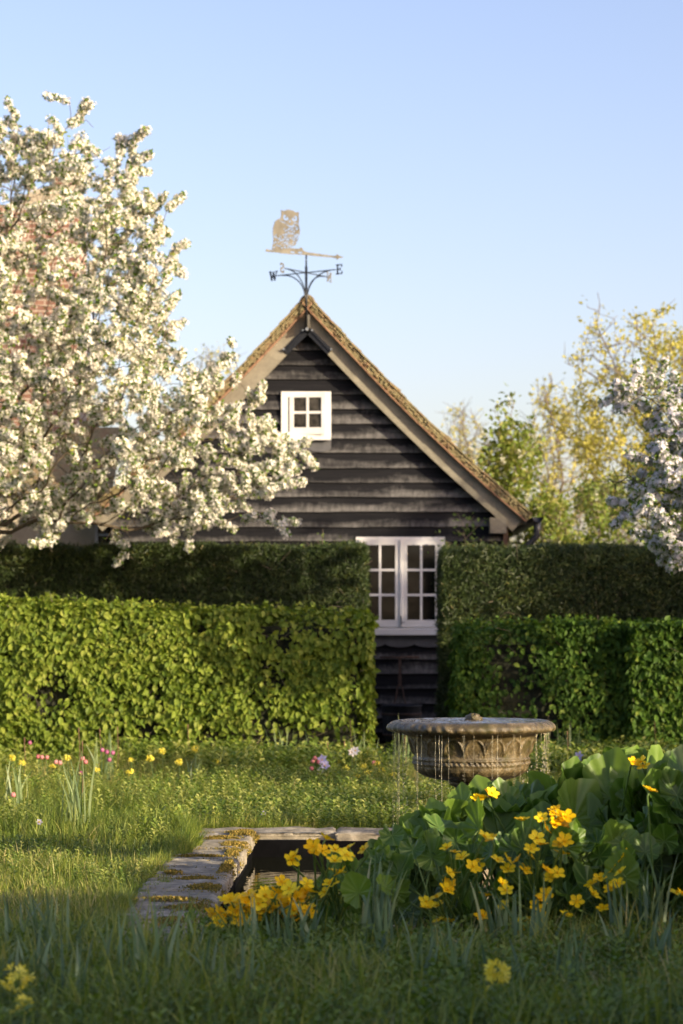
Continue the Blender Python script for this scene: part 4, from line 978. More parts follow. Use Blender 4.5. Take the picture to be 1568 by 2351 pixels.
leafy_tree('bare_tree', 'bare twiggy tree between the cream-flowered shrub and the yellow tree', 'tree', 46., [(1220, 900), (1260, 860), (1310, 900), (1360, 1000), (1380, 1200), (1240, 1220), (1200, 1050)], 600, 1.2, 1290,
    M['oakleaf'], M['greybark'], 1500, .09, [[(1290, 1000), (1265, 900), (1262, 850)], [(1280, 1040), (1230, 960), (1215, 920)]], kill=.3, tl=.5, tip=.007)
leafy_tree('bare_tree', 'faint bare-twigged tree between the apple tree and the left roof slope', 'tree', 52., [(420, 850), (470, 790), (520, 800), (560, 860), (540, 960), (400, 960)], 320, 1.2, 480,
    M['oakleaf'], M['greybark'], 500, .08, kill=.3, tl=.5, tip=.006)
for k, (X0, X1, Y0, dd_, lm, lab) in enumerate([(1215, 1330, 1120, 34.5, 'shrubleaf', 'green bush beside the gutter, right of the downpipe'), (1310, 1450, 1090, 36., 'shrubleaf', 'tangled bush with tan twigs under the yellow tree'), (1420, 1640, 1060, 37., 'lilacleaf', 'leafy bush behind the shaded blossom tree')]):
    leafy_tree('bush', lab, 'shrub', dd_, [(X0, Y0+60), ((X0+X1)/2-20, Y0), (X1-20, Y0+30), (X1+20, 1300), (X0-15, 1300)], 420, .9, (X0+X1)/2, M[lm], M['greybark'], 3800, .08, kill=.22, flowers=(7, .035) if k < 2 else None, step=.14, grp='bushes behind the right hedge')
# far boundary belt of wood, well behind, seen through gaps
# ------------------------------------------------------------------ hedges
def hedge(name, label, x0, x1, y0, y1, topf, leafm, tv, tq, tt, dens, size, depth=.10, droop=.5, cat='hedge', holes=None, jitter=.5, core=.12, nrmj=.55, extra=None, ampl=.05):
    h_ = empty(name, ((x0+x1)/2, (y0+y1)/2, 0), label, cat)
    # bumpy core: dark sheets standing in for the shade inside
    mb = MB(); nx_ = max(4, int((x1-x0)/.12)); nz_ = 12
    g0 = np.linspace(x0+core, x1-core, nx_)
    for yy, fl in ((y0+core, 0), (y1-core, 1)):
        V = []; 
        for i_, x_ in enumerate(g0):
            for j_ in range(nz_+1): V.append((x_, yy+.025*math.sin(x_*9+j_*2.1), (topf(x_)-core)*j_/nz_))
        Q = [[i_*(nz_+1)+j_, (i_+1)*(nz_+1)+j_, (i_+1)*(nz_+1)+j_+1, i_*(nz_+1)+j_+1] for i_ in range(nx_-1) for j_ in range(nz_)]; mb.add(V, Q)
    V = []
    for x_ in g0: V += [(x_, y0+core, topf(x_)-core), (x_, y1-core, topf(x_)-core)]
    mb.add(V, [[2*i_, 2*i_+2, 2*i_+3, 2*i_+1] for i_ in range(nx_-1)])
    for x_ in (g0[0], g0[-1]): mb.add([(x_, y0+core, 0), (x_, y1-core, 0), (x_, y1-core, topf(x_)-core), (x_, y0+core, topf(x_)-core)], [[0, 1, 2, 3]])
    core_mb = mb
    # leaves on faces: front, top, both ends; back sparse
    P = []; Nn = []
    H_ = max(topf(x0), topf(x1)); 
    def face(n, fn, nv):
        a, b = rng.random(n), rng.random(n); p = fn(a, b); P.append(p); Nn.append(np.tile(nv, (len(p), 1)))
    tf = np.vectorize(topf)
    def front(a, b): x_ = x0+a*(x1-x0); return np.stack([x_, np.full_like(x_, y0), b*tf(x_)], 1)
    def back(a, b): x_ = x0+a*(x1-x0); return np.stack([x_, np.full_like(x_, y1), b*tf(x_)], 1)
    def top_(a, b): x_ = x0+a*(x1-x0); return np.stack([x_, y0+b*(y1-y0), tf(x_)], 1)
    def end0(a, b): return np.stack([np.full_like(a, x0), y0+a*(y1-y0), b*topf(x0)], 1)
    def end1(a, b): return np.stack([np.full_like(a, x1), y0+a*(y1-y0), b*topf(x1)], 1)
    L_ = x1-x0; Wd = y1-y0
    face(int(dens*L_*H_), front, [0, -1., 0]); face(int(dens*.25*L_*H_), back, [0, 1., 0]); face(int(dens*L_*Wd*.9), top_, [0, 0, 1.]); face(int(dens*Wd*H_), end0, [-1., 0, 0]); face(int(dens*Wd*H_), end1, [1., 0, 0])
    P = np.concatenate(P); Nn = np.concatenate(Nn)
    und = hnoise(P, 4.5, 21)*ampl+hnoise(P, 14, 22)*ampl*.5
    P = P+Nn*(und-rng.exponential(depth*.45, len(P))+.015)[:, None]+rng.normal(0, .012, P.shape)
    if holes is not None: k = holes(P); P, Nn, und = P[k], Nn[k], und[k]
    n = len(P); nr = norm(Nn+rng.normal(0, nrmj, (n, 3))+np.array([0, 0, .35])); tn = norm(rng.normal(0, jitter, (n, 3))+np.array([0, -.15, -droop])+Nn*.25)
    mb = MB(); scatter(mb, tv, tq, P, nr, tn, (.45+.85*rng.random(n)**.8)*size, np.clip(rng.random(n)*.7+.3*(und > 0)*rng.random(n), 0, 1), TT=tt)
    if extra: extra(mb)
    mb.build('leaves', leafm, h_)
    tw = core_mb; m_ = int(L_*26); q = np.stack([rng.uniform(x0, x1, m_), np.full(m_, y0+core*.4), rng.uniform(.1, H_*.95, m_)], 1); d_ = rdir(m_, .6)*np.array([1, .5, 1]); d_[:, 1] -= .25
    frusta(tw, q, q+d_*rng.uniform(.08, .26, (m_, 1)), np.full(m_, .005), np.full(m_, .002), 4, m=1); tw.build('dark_core_twigs', [M['darkcore'], M['greybark']], h_)
    return h_
HX1 = (850-784)/FPX*26.4
def topL(x): return 1.675+.055*math.sin(x*1.3+.5)*.4-.035*(x+2.0)+.012*math.sin(x*7)
def shoots(x0, x1, y0, y1, tf_, n, L_):
    def f(mb):
        b = np.stack([rng.uniform(x0, x1, n), rng.uniform(y0, y1, n), np.zeros(n)], 1); b[:, 2] = [tf_(q)-.03 for q in b[:, 0]]
        k = 9; P = np.repeat(b, k, 0); t = np.tile(np.linspace(.2, 1, k), n); ln = np.repeat(rng.uniform(.3, 1, n)*L_, k); dr = np.repeat(rdir(n, 1.6), k, 0)
        P = P+dr*(t*ln)[:, None]; m = len(P); scatter(mb, LEAF_V, LEAF_Q, P, rdir(m, .8), rdir(m, .2), rng.uniform(.04, .07, m), rng.random(m), TT=LEAF_T)
    return f
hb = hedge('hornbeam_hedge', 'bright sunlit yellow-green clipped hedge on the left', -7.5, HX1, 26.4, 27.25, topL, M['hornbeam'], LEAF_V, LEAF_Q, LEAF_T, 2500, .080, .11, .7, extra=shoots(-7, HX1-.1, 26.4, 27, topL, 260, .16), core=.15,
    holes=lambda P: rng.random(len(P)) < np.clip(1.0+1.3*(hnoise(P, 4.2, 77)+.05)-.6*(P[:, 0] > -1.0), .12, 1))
HX2 = (1050-784)/FPX*26.5
def topR(x): return 1.50+.02*math.sin(x*3)+.012*math.sin(x*8)
hedge('hornbeam_hedge', 'shaded green clipped hedge right of the gap, behind the fountain', HX2, 3.15, 26.6, 27.3, topR, M['hornbeam_shaded'], LEAF_V, LEAF_Q, LEAF_T, 2300, .070, .16, .7, core=.22,
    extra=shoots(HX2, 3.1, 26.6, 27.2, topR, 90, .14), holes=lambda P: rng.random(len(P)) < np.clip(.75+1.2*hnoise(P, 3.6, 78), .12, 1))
hedge('hornbeam_hedge', 'dense shaded green clipped hedge at the right edge of the photo', 3.17, 8.0, 26.35, 27.25, lambda x: 1.52+.012*math.sin(x*7), M['hornbeam_shaded'], LEAF_V, LEAF_Q, LEAF_T, 2300, .082, .10, .7, core=.15)
YX1 = (838-784)/FPX*28.4
# yew block right spans gap side
YX2 = (1018-784)/FPX*28.0
def yshoots(mb):
    n = 900; x = rng.uniform(-8, 8, n); k = (x < YX1) | (x > YX2); x = x[k]; n = len(x); b = np.stack([x, np.where(x < 0, rng.uniform(28.4, 29.2, n), rng.uniform(28.0, 28.9, n)), np.full(n, 2.38)], 1)
    P = np.repeat(b, 14, 0); t = np.tile(np.linspace(.1, 1, 14), n); ln = np.repeat(rng.exponential(.035, n)+.02, 14); dr = np.repeat(rdir(n, 1.5), 14, 0); P = P+dr*(t*ln)[:, None]
    m = len(P); scatter(mb, ND_V, ND_Q, P, rdir(m), rdir(m, .5), np.full(m, .032), rng.random(m))
hedge('yew_hedge', 'tall dark clipped yew hedge rising behind the bright left hedge', -8.0, YX1, 28.4, 29.3, lambda x: 2.42+.022*math.sin(x*2.3)+.014*math.sin(x*7+1)+.008*math.sin(x*19), M['yew'], ND_V, ND_Q, None, 9500, .048, .11, .1, core=.09, nrmj=.9, jitter=.9, ampl=.034, extra=yshoots)
hedge('yew_hedge', 'tall dark clipped yew hedge on the right, in front of the barn corner', YX2, 8.0, 28.0, 28.95, lambda x: 2.38+.020*math.sin(x*2.9)+.014*math.sin(x*8+1)+.008*math.sin(x*19), M['yew'], ND_V, ND_Q, None, 9500, .048, .11, .1, core=.09, nrmj=.9, jitter=.9, ampl=.034, extra=yshoots)

# ------------------------------------------------------------------ small things by the barn
def climber(name, label, pts, n, ls, cat='plant'):
    t_ = empty(name, tuple(pts[0][0]), label, cat); mb = MB(); P = []
    for L_ in pts:
        L_ = np.array(L_); mb.tube(L_, np.linspace(.006, .002, len(L_)), 5)
        for q in range(len(L_)-1):
            k = n; t = rng.random((k, 1)); P.append(L_[q]*(1-t)+L_[q+1]*t+rng.normal(0, .05, (k, 3)))
    mb.build('stems', M['greybark'], t_); P = np.concatenate(P); m = len(P); mb = MB()
    scatter(mb, LEAF_V, LEAF_Q, P, rdir(m, .6)+np.array([0, -.4, 0]), rdir(m), rng.uniform(.6, 1.2, m)*ls, rng.random(m), TT=LEAF_T); mb.build('leaves', M['lilacleaf'], t_)
def HP(X, Y, d=30.7): return at(X, Y, d)
climber('climbing_rose', 'leafy green climbing rose sprays beside the large window', [[HP(1065, 1290), HP(1068, 1240), HP(1062, 1200), HP(1050, 1178)], [HP(1066, 1240), HP(1090, 1215), HP(1110, 1195)], [HP(1066, 1260), HP(1030, 1245), HP(1008, 1240)], [HP(1066, 1230), HP(1045, 1215)], [HP(1030, 1300), HP(1012, 1290), HP(1005, 1335)], [HP(1066, 1250), HP(1085, 1255), HP(1105, 1248)], [HP(1068, 1215), HP(1088, 1185)], [HP(1030, 1270), HP(1015, 1260), HP(1008, 1270)]], 9, .055)
climber('shoot', 'small leafy shoot sticking up above the left yew hedge', [[HP(742, 1275, 29.), HP(740, 1240, 29.), HP(742, 1215, 29.)], [HP(720, 1270, 29.), HP(705, 1245, 29.)], [HP(745, 1270, 29.), HP(728, 1240, 29.)]], 5, .05)
# hung iron tool
tx, tz = H(918, 1508, 30.9)
tool = empty('garden_tool', (tx, 30.9, tz), 'old rusty iron T-handled tool hung on the boards under the large window', 'tool')
def TP(X, Y): p = at(X, Y, 30.88); return p
mb = MB(); mb.tube([TP(872, 1509), TP(963, 1509)], .014, 8); mb.build('handle', M['rust'], tool, True)
mb = MB(); mb.bar(TP(918, 1510), TP(918, 1552), .035, .02, up=(1, 0, 0)); mb.bar(TP(918, 1552), TP(918, 1576), .045, .03, up=(1, 0, 0)); mb.build('shaft', M['rust'], tool)
for sg in (-1, 1):
    mb = MB(); mb.tube([TP(918+sg*5, 1574), TP(918+sg*9, 1600), TP(918+sg*17, 1628), TP(918+sg*30, 1648), TP(918+sg*46, 1660)], .009, 6); mb.build('tine', M['rust'], tool, True)
# dark barrel beneath
bx0, bz0 = H(918, 1740, 30.4)
tub = empty('water_tub', (bx0, 30.3, 0), 'dark tub standing against the barn wall behind the fountain', 'tub')
mb = MB(); mb.lathe([(.0, 0), (.2, 0), (.23, .15), (.245, .35), (.25, .46), (.26, .47), (.26, .49), (.24, .49), (.235, .4), (0, .4)], (bx0+.02, 30.35, 0), 28); mb.build('body', M['cowl'], tub, True)
mb = MB()
for z_ in (.1, .36): mb.lathe([(.226+z_*.06, z_), (.234+z_*.06, z_), (.234+z_*.06, z_+.03), (.226+z_*.06, z_+.03)], (bx0+.02, 30.35, 0), 28)
mb.build('hoop', M['rust'], tub, True)

# ------------------------------------------------------------------ lawn
def not_pond(x, y, m=0.0):
    lx, ly = plocal(x, y); return ~((lx > -.42+m) & (lx < PW+.36-m) & (ly > -.02+np.where(lx < .05, -.42, 0)+m) & (ly < PL+.33-m))
def scat_area(n, ya, yb_, side=1.35, pw_=1.):
    y = ya+(yb_-ya)*rng.random(n)**pw_; x = rng.uniform(-1, 1, n)*side*(784/FPX*y+.25)
    return x, y
mb = MB()
# far lawn
x, y = scat_area(150000, 17.6, 26.6, 1.25); k = not_pond(x, y, .02); x, y = x[k], y[k]; n = len(x); P = np.stack([x, y, np.full(n, -.035)], 1)
tall = np.clip(.5+hnoise(P, 1.9, 5), 0, 1)*(.4+.6*np.clip((y-18)/6, 0, 1)); blades(mb, P, (.05+.13*tall)*rng.uniform(.5, 1.4, n), rng.uniform(.0025, .006, n), rng.uniform(.1, .9, n), rng.uniform(0, 6.28, n), np.clip(rng.random(n)**1.1, 0, 1))
# left lawn beside the pond
x, y = scat_area(62000, 10.8, 18.2, 1.2); k = not_pond(x, y, .0) & (x < 0); x, y = x[k], y[k]; n = len(x); P = np.stack([x, y, np.full(n, -.035)], 1)
tall = np.clip(.45+.6*hnoise(P, 2.6, 6), 0, 1); blades(mb, P, (.05+.11*tall)*rng.uniform(.5, 1.4, n), rng.uniform(.003, .007, n), rng.uniform(.1, .9, n), rng.uniform(0, 6.28, n), rng.random(n))
# overhanging fringe along coping
n = 9500; ly = rng.uniform(-.5, PL+.2, n); lx = -.345-np.abs(rng.normal(0, .07, n))+.06*np.sin(ly*3.1)+.03*np.sin(ly*11); P = np.array([pw(a, b, -.03) for a, b in zip(lx, ly)])
hh_ = np.clip(.07+.09*np.exp(-((ly-4.7)/.9)**2)+.03*np.sin(ly*6), .04, .3); blades(mb, P, hh_*rng.uniform(.4, 1.4, n), rng.uniform(.003, .0065, n), rng.uniform(.1, .9, n), rng.normal(0, 1.7, n), rng.uniform(.2, .9, n))
n = 4000; lx = rng.uniform(-.4, PW+.3, n); ly = PL+.33+np.abs(rng.normal(0, .04, n)); P = np.array([pw(a, b, -.03) for a, b in zip(lx, ly)]); blades(mb, P, rng.uniform(.03, .10, n), .003, rng.uniform(.3, 1., n), rng.normal(-1.57, .9, n), rng.uniform(0, 1, n))
# foreground
x, y = scat_area(26000, 8.2, 11.6, 1.3); k = not_pond(x, y, .0); x, y = x[k], y[k]; n = len(x); P = np.stack([x, y, np.full(n, -.035)], 1)
tall = np.clip(.5+.6*hnoise(P, 2.4, 16), 0, 1)*np.where((np.abs(P[:, 0]+1.0) < .5) & (P[:, 1] > 10.4), .3, 1); blades(mb, P, (.05+.13*tall)*rng.uniform(.4, 1.5, n), rng.uniform(.004, .011, n), rng.uniform(.1, 1.2, n), rng.uniform(0, 6.28, n), rng.random(n)*.9)
n = 6500; x, y = scat_area(n, 8.3, 11.5, 1.25); k = not_pond(x, y, .0); x, y = x[k], y[k]; n = len(x); P = np.stack([x, y, np.full(n, -.035)], 1)
blades(mb, P, rng.uniform(.10, .30, n), rng.uniform(.005, .011, n), rng.uniform(.1, 1.0, n), rng.uniform(0, 6.28, n), .15+rng.random(n)*.75, segs=5)
n = 7000; x, y = scat_area(n, 11.5, 26, 1.2); k = not_pond(x, y, .0) & ((x < -.3) | (y > 18)); x, y = x[k], y[k]; n = len(x); P = np.stack([x, y, np.full(n, -.035)], 1)
blades(mb, P, rng.uniform(.08, .24, n), rng.uniform(.004, .008, n), rng.uniform(.1, .9, n), rng.uniform(0, 6.28, n), .3+rng.random(n)*.7, segs=4)
tag(mb.build('lawn_grass', M['grass']), 'rough uncut lawn grass', 'grass', kind='stuff')

# herbs / ground cover
def herb_tmpl(nl=12, seed=0):
    r = random.Random(seed); V = []; Q = []
    for k in range(nl):
        z = .15+.85*k/nl; a = k*2.4; L_ = .34*(1-.45*k/nl); up = .25+.5*k/nl
        d = (math.cos(a), math.sin(a)); s = (-d[1], d[0]); b = len(V); w_ = .07
        V += [(0, 0, z), (d[0]*L_*.6+s[0]*w_, d[1]*L_*.6+s[1]*w_, z+L_*up*.6), (d[0]*L_, d[1]*L_, z+L_*up*.8), (d[0]*L_*.6-s[0]*w_, d[1]*L_*.6-s[1]*w_, z+L_*up*.6)]; Q.append([b, b+1, b+2, b+3])
    b = len(V); V += [(-.012, 0, 0), (.012, 0, 0), (.008, 0, 1), (-.008, 0, 1)]; Q.append([b, b+1, b+2, b+3]); return np.array(V), np.array(Q)
HV, HQ = herb_tmpl(12)
mb = MB()
x, y = scat_area(15000, 17.9, 26.3, 1.2); k = not_pond(x, y, -.03); x, y = x[k], y[k]; P = np.stack([x, y, np.full(len(x), -.03)], 1); k = rng.random(len(x)) < np.clip(.45+1.4*hnoise(P, 1.6, 44), .06, 1); P = P[k]; n = len(P)
up = np.tile([0, 0, 1.], (n, 1))+rng.normal(0, .15, (n, 3)); scatter(mb, HV, HQ, P, up, rdir(n), rng.uniform(.09, .20, n)*(1+.6*(P[:, 1] > 23.5)), rng.random(n))
x, y = scat_area(6500, 12.2, 18.2, 1.15); k = not_pond(x, y, -.04) & (x < 0); x, y = x[k], y[k]; P = np.stack([x, y, np.full(len(x), -.03)], 1); k = rng.random(len(x)) < np.clip(.3+1.3*hnoise(P, 2.1, 45), .02, 1); P = P[k]; n = len(P)
up = np.tile([0, 0, 1.], (n, 1))+rng.normal(0, .15, (n, 3)); scatter(mb, HV, HQ, P, up, rdir(n), rng.uniform(.05, .14, n), rng.random(n))
x, y = scat_area(3400, 8.5, 11.5, 1.15); k = not_pond(x, y, -.02); x, y = x[k], y[k]; n = len(x); P = np.stack([x, y, np.full(n, -.03)], 1); up = np.tile([0, 0, 1.], (n, 1))+rng.normal(0, .2, (n, 3)); scatter(mb, HV, HQ, P, up, rdir(n), rng.uniform(.07, .17, n), rng.random(n)*.6)
tag(mb.build('ground_cover', M['herb']), 'low leafy herbs and weeds in the lawn', 'ground cover', kind='stuff')
# bigger leafy weeds near coping corner
def gpt(X, Y, z=-.03): d = FPX*(CH-z)/(Y-HY); p = at(X, Y, d); p[2] = z; return p
weeds = [(400, 1925, .26, 'tall leafy weed at the pond corner, in front of the coping'), (370, 1935, .20, 'leafy weed left of the mossy pond corner'), (320, 1905, .22, 'bushy weed in the sunlit grass left of the pond'), (425, 1915, .18, 'small weed touching the mossy coping corner'), (345, 2030, .16, 'low weed beside the middle of the coping'), (300, 1940, .15, 'short weed in the grass left of the coping')]
for k, (X, Y, h, lab) in enumerate(weeds):
    p = gpt(X, Y); mb = MB()
    m_ = 7; b = np.tile(p, (m_, 1))+rng.normal(0, .035, (m_, 3))*np.array([1, 1, 0]); up = np.tile([0, 0, 1.], (m_, 1))+rng.normal(0, .22, (m_, 3))
    scatter(mb, *herb_tmpl(18, k), b, up, rdir(m_), rng.uniform(.6, 1.05, m_)*h, rng.uniform(.4, 1, m_)); tag(mb.build('weed', M['herb']), lab, 'plant', 'leafy weeds by the pond')

# strap-leaf clumps (daffodil foliage)
def strap(name, X, Y, n, h, spread, lab, mat='strap', wd=.021, grp='strap-leaved clumps'):
    p = gpt(X, Y); mb = MB(); b = np.tile(p, (n, 1))+np.stack([rng.normal(0, spread, n), rng.normal(0, spread, n), np.zeros(n)], 1)
    h = h*1.25; n_ = n; blades(mb, b, h*rng.uniform(.6, 1.08, n), rng.uniform(.7, 1.2, n)*wd, rng.uniform(.02, .34, n)*(1+.9*(rng.random(n) < .15)), rng.uniform(0, 6.28, n), rng.random(n), curve=.4, segs=7, face=rng.normal(0, .7, n))
    tag(mb.build(name, M[mat]), lab, 'plant', grp)
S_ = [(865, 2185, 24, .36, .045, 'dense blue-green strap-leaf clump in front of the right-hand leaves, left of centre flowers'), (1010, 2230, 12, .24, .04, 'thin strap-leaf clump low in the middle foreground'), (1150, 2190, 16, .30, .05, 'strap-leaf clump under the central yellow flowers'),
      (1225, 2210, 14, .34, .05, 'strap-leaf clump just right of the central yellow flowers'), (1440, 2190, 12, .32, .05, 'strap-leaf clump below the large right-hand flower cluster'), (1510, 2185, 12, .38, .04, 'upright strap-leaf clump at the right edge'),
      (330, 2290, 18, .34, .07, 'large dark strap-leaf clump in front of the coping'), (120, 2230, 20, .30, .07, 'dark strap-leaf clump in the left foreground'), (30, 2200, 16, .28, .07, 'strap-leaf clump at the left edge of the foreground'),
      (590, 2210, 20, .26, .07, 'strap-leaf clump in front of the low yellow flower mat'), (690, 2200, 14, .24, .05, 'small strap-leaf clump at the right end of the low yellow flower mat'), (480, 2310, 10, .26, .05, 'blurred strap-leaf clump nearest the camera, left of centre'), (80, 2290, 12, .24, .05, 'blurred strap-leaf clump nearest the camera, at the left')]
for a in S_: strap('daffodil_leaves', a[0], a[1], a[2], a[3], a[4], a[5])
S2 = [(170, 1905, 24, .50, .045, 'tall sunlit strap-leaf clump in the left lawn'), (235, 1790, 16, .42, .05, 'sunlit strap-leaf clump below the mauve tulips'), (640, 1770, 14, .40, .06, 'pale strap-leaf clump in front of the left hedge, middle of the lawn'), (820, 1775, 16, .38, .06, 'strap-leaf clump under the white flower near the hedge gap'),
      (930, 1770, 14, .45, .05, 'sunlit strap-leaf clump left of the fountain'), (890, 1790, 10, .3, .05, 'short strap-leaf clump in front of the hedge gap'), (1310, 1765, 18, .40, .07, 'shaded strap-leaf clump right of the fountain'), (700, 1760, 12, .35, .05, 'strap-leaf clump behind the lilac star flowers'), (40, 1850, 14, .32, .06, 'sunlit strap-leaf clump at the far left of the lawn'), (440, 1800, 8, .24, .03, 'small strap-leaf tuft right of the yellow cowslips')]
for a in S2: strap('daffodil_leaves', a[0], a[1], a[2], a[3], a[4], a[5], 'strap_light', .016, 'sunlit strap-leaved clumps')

random.seed(21)
for k in range(15):
    X = 40+k*104+random.uniform(-30, 30); Y = random.uniform(2215, 2330)
    strap('daffodil_leaves', X, Y, random.randint(6, 12), random.uniform(.16, .28), .04, 'soft-focus strap-leaf tuft among those lining the bottom foreground', 'strap', .019, 'blurred strap-leaf tufts along the bottom')
# cowslips
def cowslip(X, Y, Yb, lab, s=1., d=None):
    """head at (X,Y), stem base at ground Yb"""
    b = gpt(X+random.uniform(-6, 6), Yb); dd = b[1]; hd = at(X, Y, dd); t_ = empty('cowslip', tuple(b), lab, 'flower', 'cowslips in the grass')
    mb = MB(); mb.tube([b, (b+hd)/2+np.array([.008, 0, 0]), hd], [.004, .0035, .003], 5); mb.build('stem', M['strap_light'], t_)
    n = 24; dr = rdir(n, .35)*rng.uniform(.35, 1.1, (24, 1)); P = hd+dr*np.array([.036, .036, .026])*s; mb = MB()
    scatter(mb, BL_V*np.array([1, 1, 1.6]), BL_Q, P, norm(dr+np.array([0, 0, -.35])), rdir(n), rng.uniform(.028, .036, n)*s, rng.random(n)); mb.build('flower_head', M['cowslip'], t_)
    n = 9; mb = MB(); ang = rng.uniform(0, 6.28, n); tn = np.stack([np.cos(ang), np.sin(ang), np.full(n, .5)], 1); scatter(mb, LEAF_V, LEAF_Q, np.tile(b, (n, 1)), np.stack([-np.cos(ang)*.5, -np.sin(ang)*.5, np.ones(n)], 1), tn, rng.uniform(.08, .13, n), rng.random(n), TT=LEAF_T); mb.build('leaves', M['herb'], t_)
for a in [(1140, 2240, 2350, 'large blurred yellow cowslip in the foreground, right of centre', 1.6), (40, 2250, 2352, 'blurred yellow cowslip near the bottom left corner', 1.5), (50, 2312, 2380, 'lower of the two blurred cowslips at the bottom left corner', 1.2),
          (299, 1773, 1830, 'single cowslip standing forward in the left lawn', .9), (345, 1742, 1800, 'tall cowslip cluster before the hedge, left of two big ones', 1.), (373, 1725, 1790, 'cowslip with a round head close against the left hedge', 1.), (448, 1720, 1790, 'tallest cowslip, in front of the middle of the left hedge', 1.), (412, 1750, 1800, 'pale cowslip between the two tall ones', .9),
          (28, 1740, 1800, 'cowslip near the left edge of the lawn', .9), (50, 1752, 1805, 'lower cowslip near the left edge of the lawn', .8), (155, 1742, 1800, 'cowslip beside the pink tulips on the left', .9), (495, 1748, 1790, 'small cowslip in shade right of the tall ones', .7), (222, 1768, 1810, 'pale cowslip under the mauve tulips', .7),
          (795, 1765, 1800, 'cowslip left of the fountain, below the white flower', .8), (865, 1755, 1795, 'bright cowslip in front of the hedge gap', .9), (845, 1775, 1810, 'low cowslip in front of the hedge gap', .9), (905, 1780, 1815, 'cowslip just left of the fountain bowl', .8), (780, 1750, 1790, 'cowslip beside the lilac star flowers', .7), (835, 1760, 1800, 'cowslip second from the white flower', .8), (878, 1768, 1806, 'cowslip between the bright one and the fountain', .8), (818, 1782, 1815, 'lowest cowslip below the white flower', .7), (300, 1745, 1800, 'faint cowslip behind the single forward one', .7), (120, 1760, 1806, 'low cowslip between the two pink tulip groups', .7)]:
    cowslip(*a)
# tulips, star flowers
TU = MB(); TU.lathe([(.0, 0), (.35, .08), (.5, .3), (.48, .6), (.36, .85), (.2, 1.)], n=12, fn=lambda r_, z_, a_: (r_*(1+.10*np.cos(3*a_)), z_+.10*(z_ > .8)*np.cos(3*a_))); TUV = np.concatenate(TU.v); TUQ = np.concatenate(TU.q)
def tulip(X, Y, Yb, lab, mat='pink', s=.035):
    b = gpt(X+random.uniform(-4, 4), Yb); hd = at(X, Y, b[1]); t_ = empty('tulip', tuple(b), lab, 'flower', 'small tulips in the lawn'); mb = MB(); mb.tube([b, (b+hd)/2+np.array([.006, 0, 0]), hd], .003, 5); mb.build('stem', M['strap_light'], t_)
    mb = MB(); lean = np.array([[random.gauss(0, .15), random.gauss(0, .15), 1.]]); scatter(mb, TUV, TUQ, hd[None]-np.array([[0, 0, s*.5]]), lean, np.array([[0, 1., 0]]), np.array([s*1.15]), np.array([random.random()])); mb.build('bloom', M[mat], t_, True)
    mb = MB(); blades(mb, np.tile(b, (3, 1)), np.array([.12, .15, .1]), .012, np.array([.3, .5, .6]), rng.uniform(0, 6.28, 3), rng.random(3), segs=4); mb.build('leaves', M['strap_light'], t_)
for a in [(87, 1738, 1800, 'leftmost of the three pink tulips in a row at the left', 'pink'), (96, 1739, 1800, 'middle of the three pink tulips in a row at the left', 'pink'), (106, 1739, 1800, 'rightmost of the three pink tulips in a row at the left', 'pink'), (127, 1750, 1805, 'pink tulip left of the small cowslip', 'pink'), (138, 1752, 1805, 'pink tulip touching the small cowslip', 'pink'),
          (188, 1742, 1810, 'upper salmon tulip leaning right of the cowslip', 'pink'), (196, 1750, 1810, 'lower salmon tulip leaning right of the cowslip', 'pink'), (186, 1776, 1815, 'dark pink tulip low in the grass', 'mauve'), (233, 1722, 1800, 'uppermost mauve tulip before the left hedge', 'mauve'), (245, 1727, 1800, 'mauve tulip second in the hedge-side group', 'mauve'), (258, 1729, 1800, 'mauve tulip at the right of the hedge-side group', 'mauve'), (250, 1745, 1800, 'mauve tulip low in the hedge-side group', 'mauve'), (68, 1706, 1780, 'single mauve bud against the left hedge', 'mauve'),
          (30, 1826, 1870, 'lone pink bud in the grass at far left', 'pink'), (717, 1748, 1800, 'left pink tulip of the bunch by the lilac stars', 'pink'), (723, 1741, 1800, 'top pink tulip of the bunch by the lilac stars', 'pink'), (730, 1750, 1800, 'right pink tulip of the bunch by the lilac stars', 'pink'), (714, 1765, 1805, 'lowest pink tulip of the bunch by the lilac stars', 'pink'), (858, 1752, 1795, 'pink bud beside the bright cowslips near the gap', 'pink')]:
    tulip(*a)
def star(X, Y, Yb, lab, mat='lilac', s=.10, name='star_flower'):
    b = gpt(X, Yb); hd = at(X, Y, b[1]); t_ = empty(name, tuple(b), lab, 'flower'); mb = MB(); mb.tube([b, (b+hd)/2+np.array([.006, 0, 0]), hd], .003, 5); mb.build('stem', M['strap_light'], t_)
    n = 6; ang = np.arange(n)*2*np.pi/n+random.random(); face = norm(np.array([random.gauss(0, .4), -1., .5])); u = norm(np.cross(face, [0, 0, 1.])); v = np.cross(u, face)
    tn = np.cos(ang)[:, None]*u+np.sin(ang)[:, None]*v+face*.35; mb = MB(); scatter(mb, LEAF_V, LEAF_Q, np.tile(hd, (n, 1)), np.tile(face, (n, 1))-tn*.3, tn, np.full(n, s*.55), rng.random(n), TT=LEAF_T); mb.build('petals', M[mat], t_)
    mb = MB(); scatter(mb, SV, SQ, hd[None]+face[None]*.008, np.array([[0, 0, 1.]]), np.array([[0, 1., 0]]), np.array([.007]), np.zeros(1)); mb.build('centre', M['yellow'], t_)
star(740, 1745, 1800, 'upper lilac star flower beside the pink tulips', 'lilac', .11); star(746, 1758, 1802, 'middle lilac star flower beside the pink tulips', 'lilac', .10); star(737, 1770, 1804, 'lowest lilac star flower beside the pink tulips', 'lilac', .08)
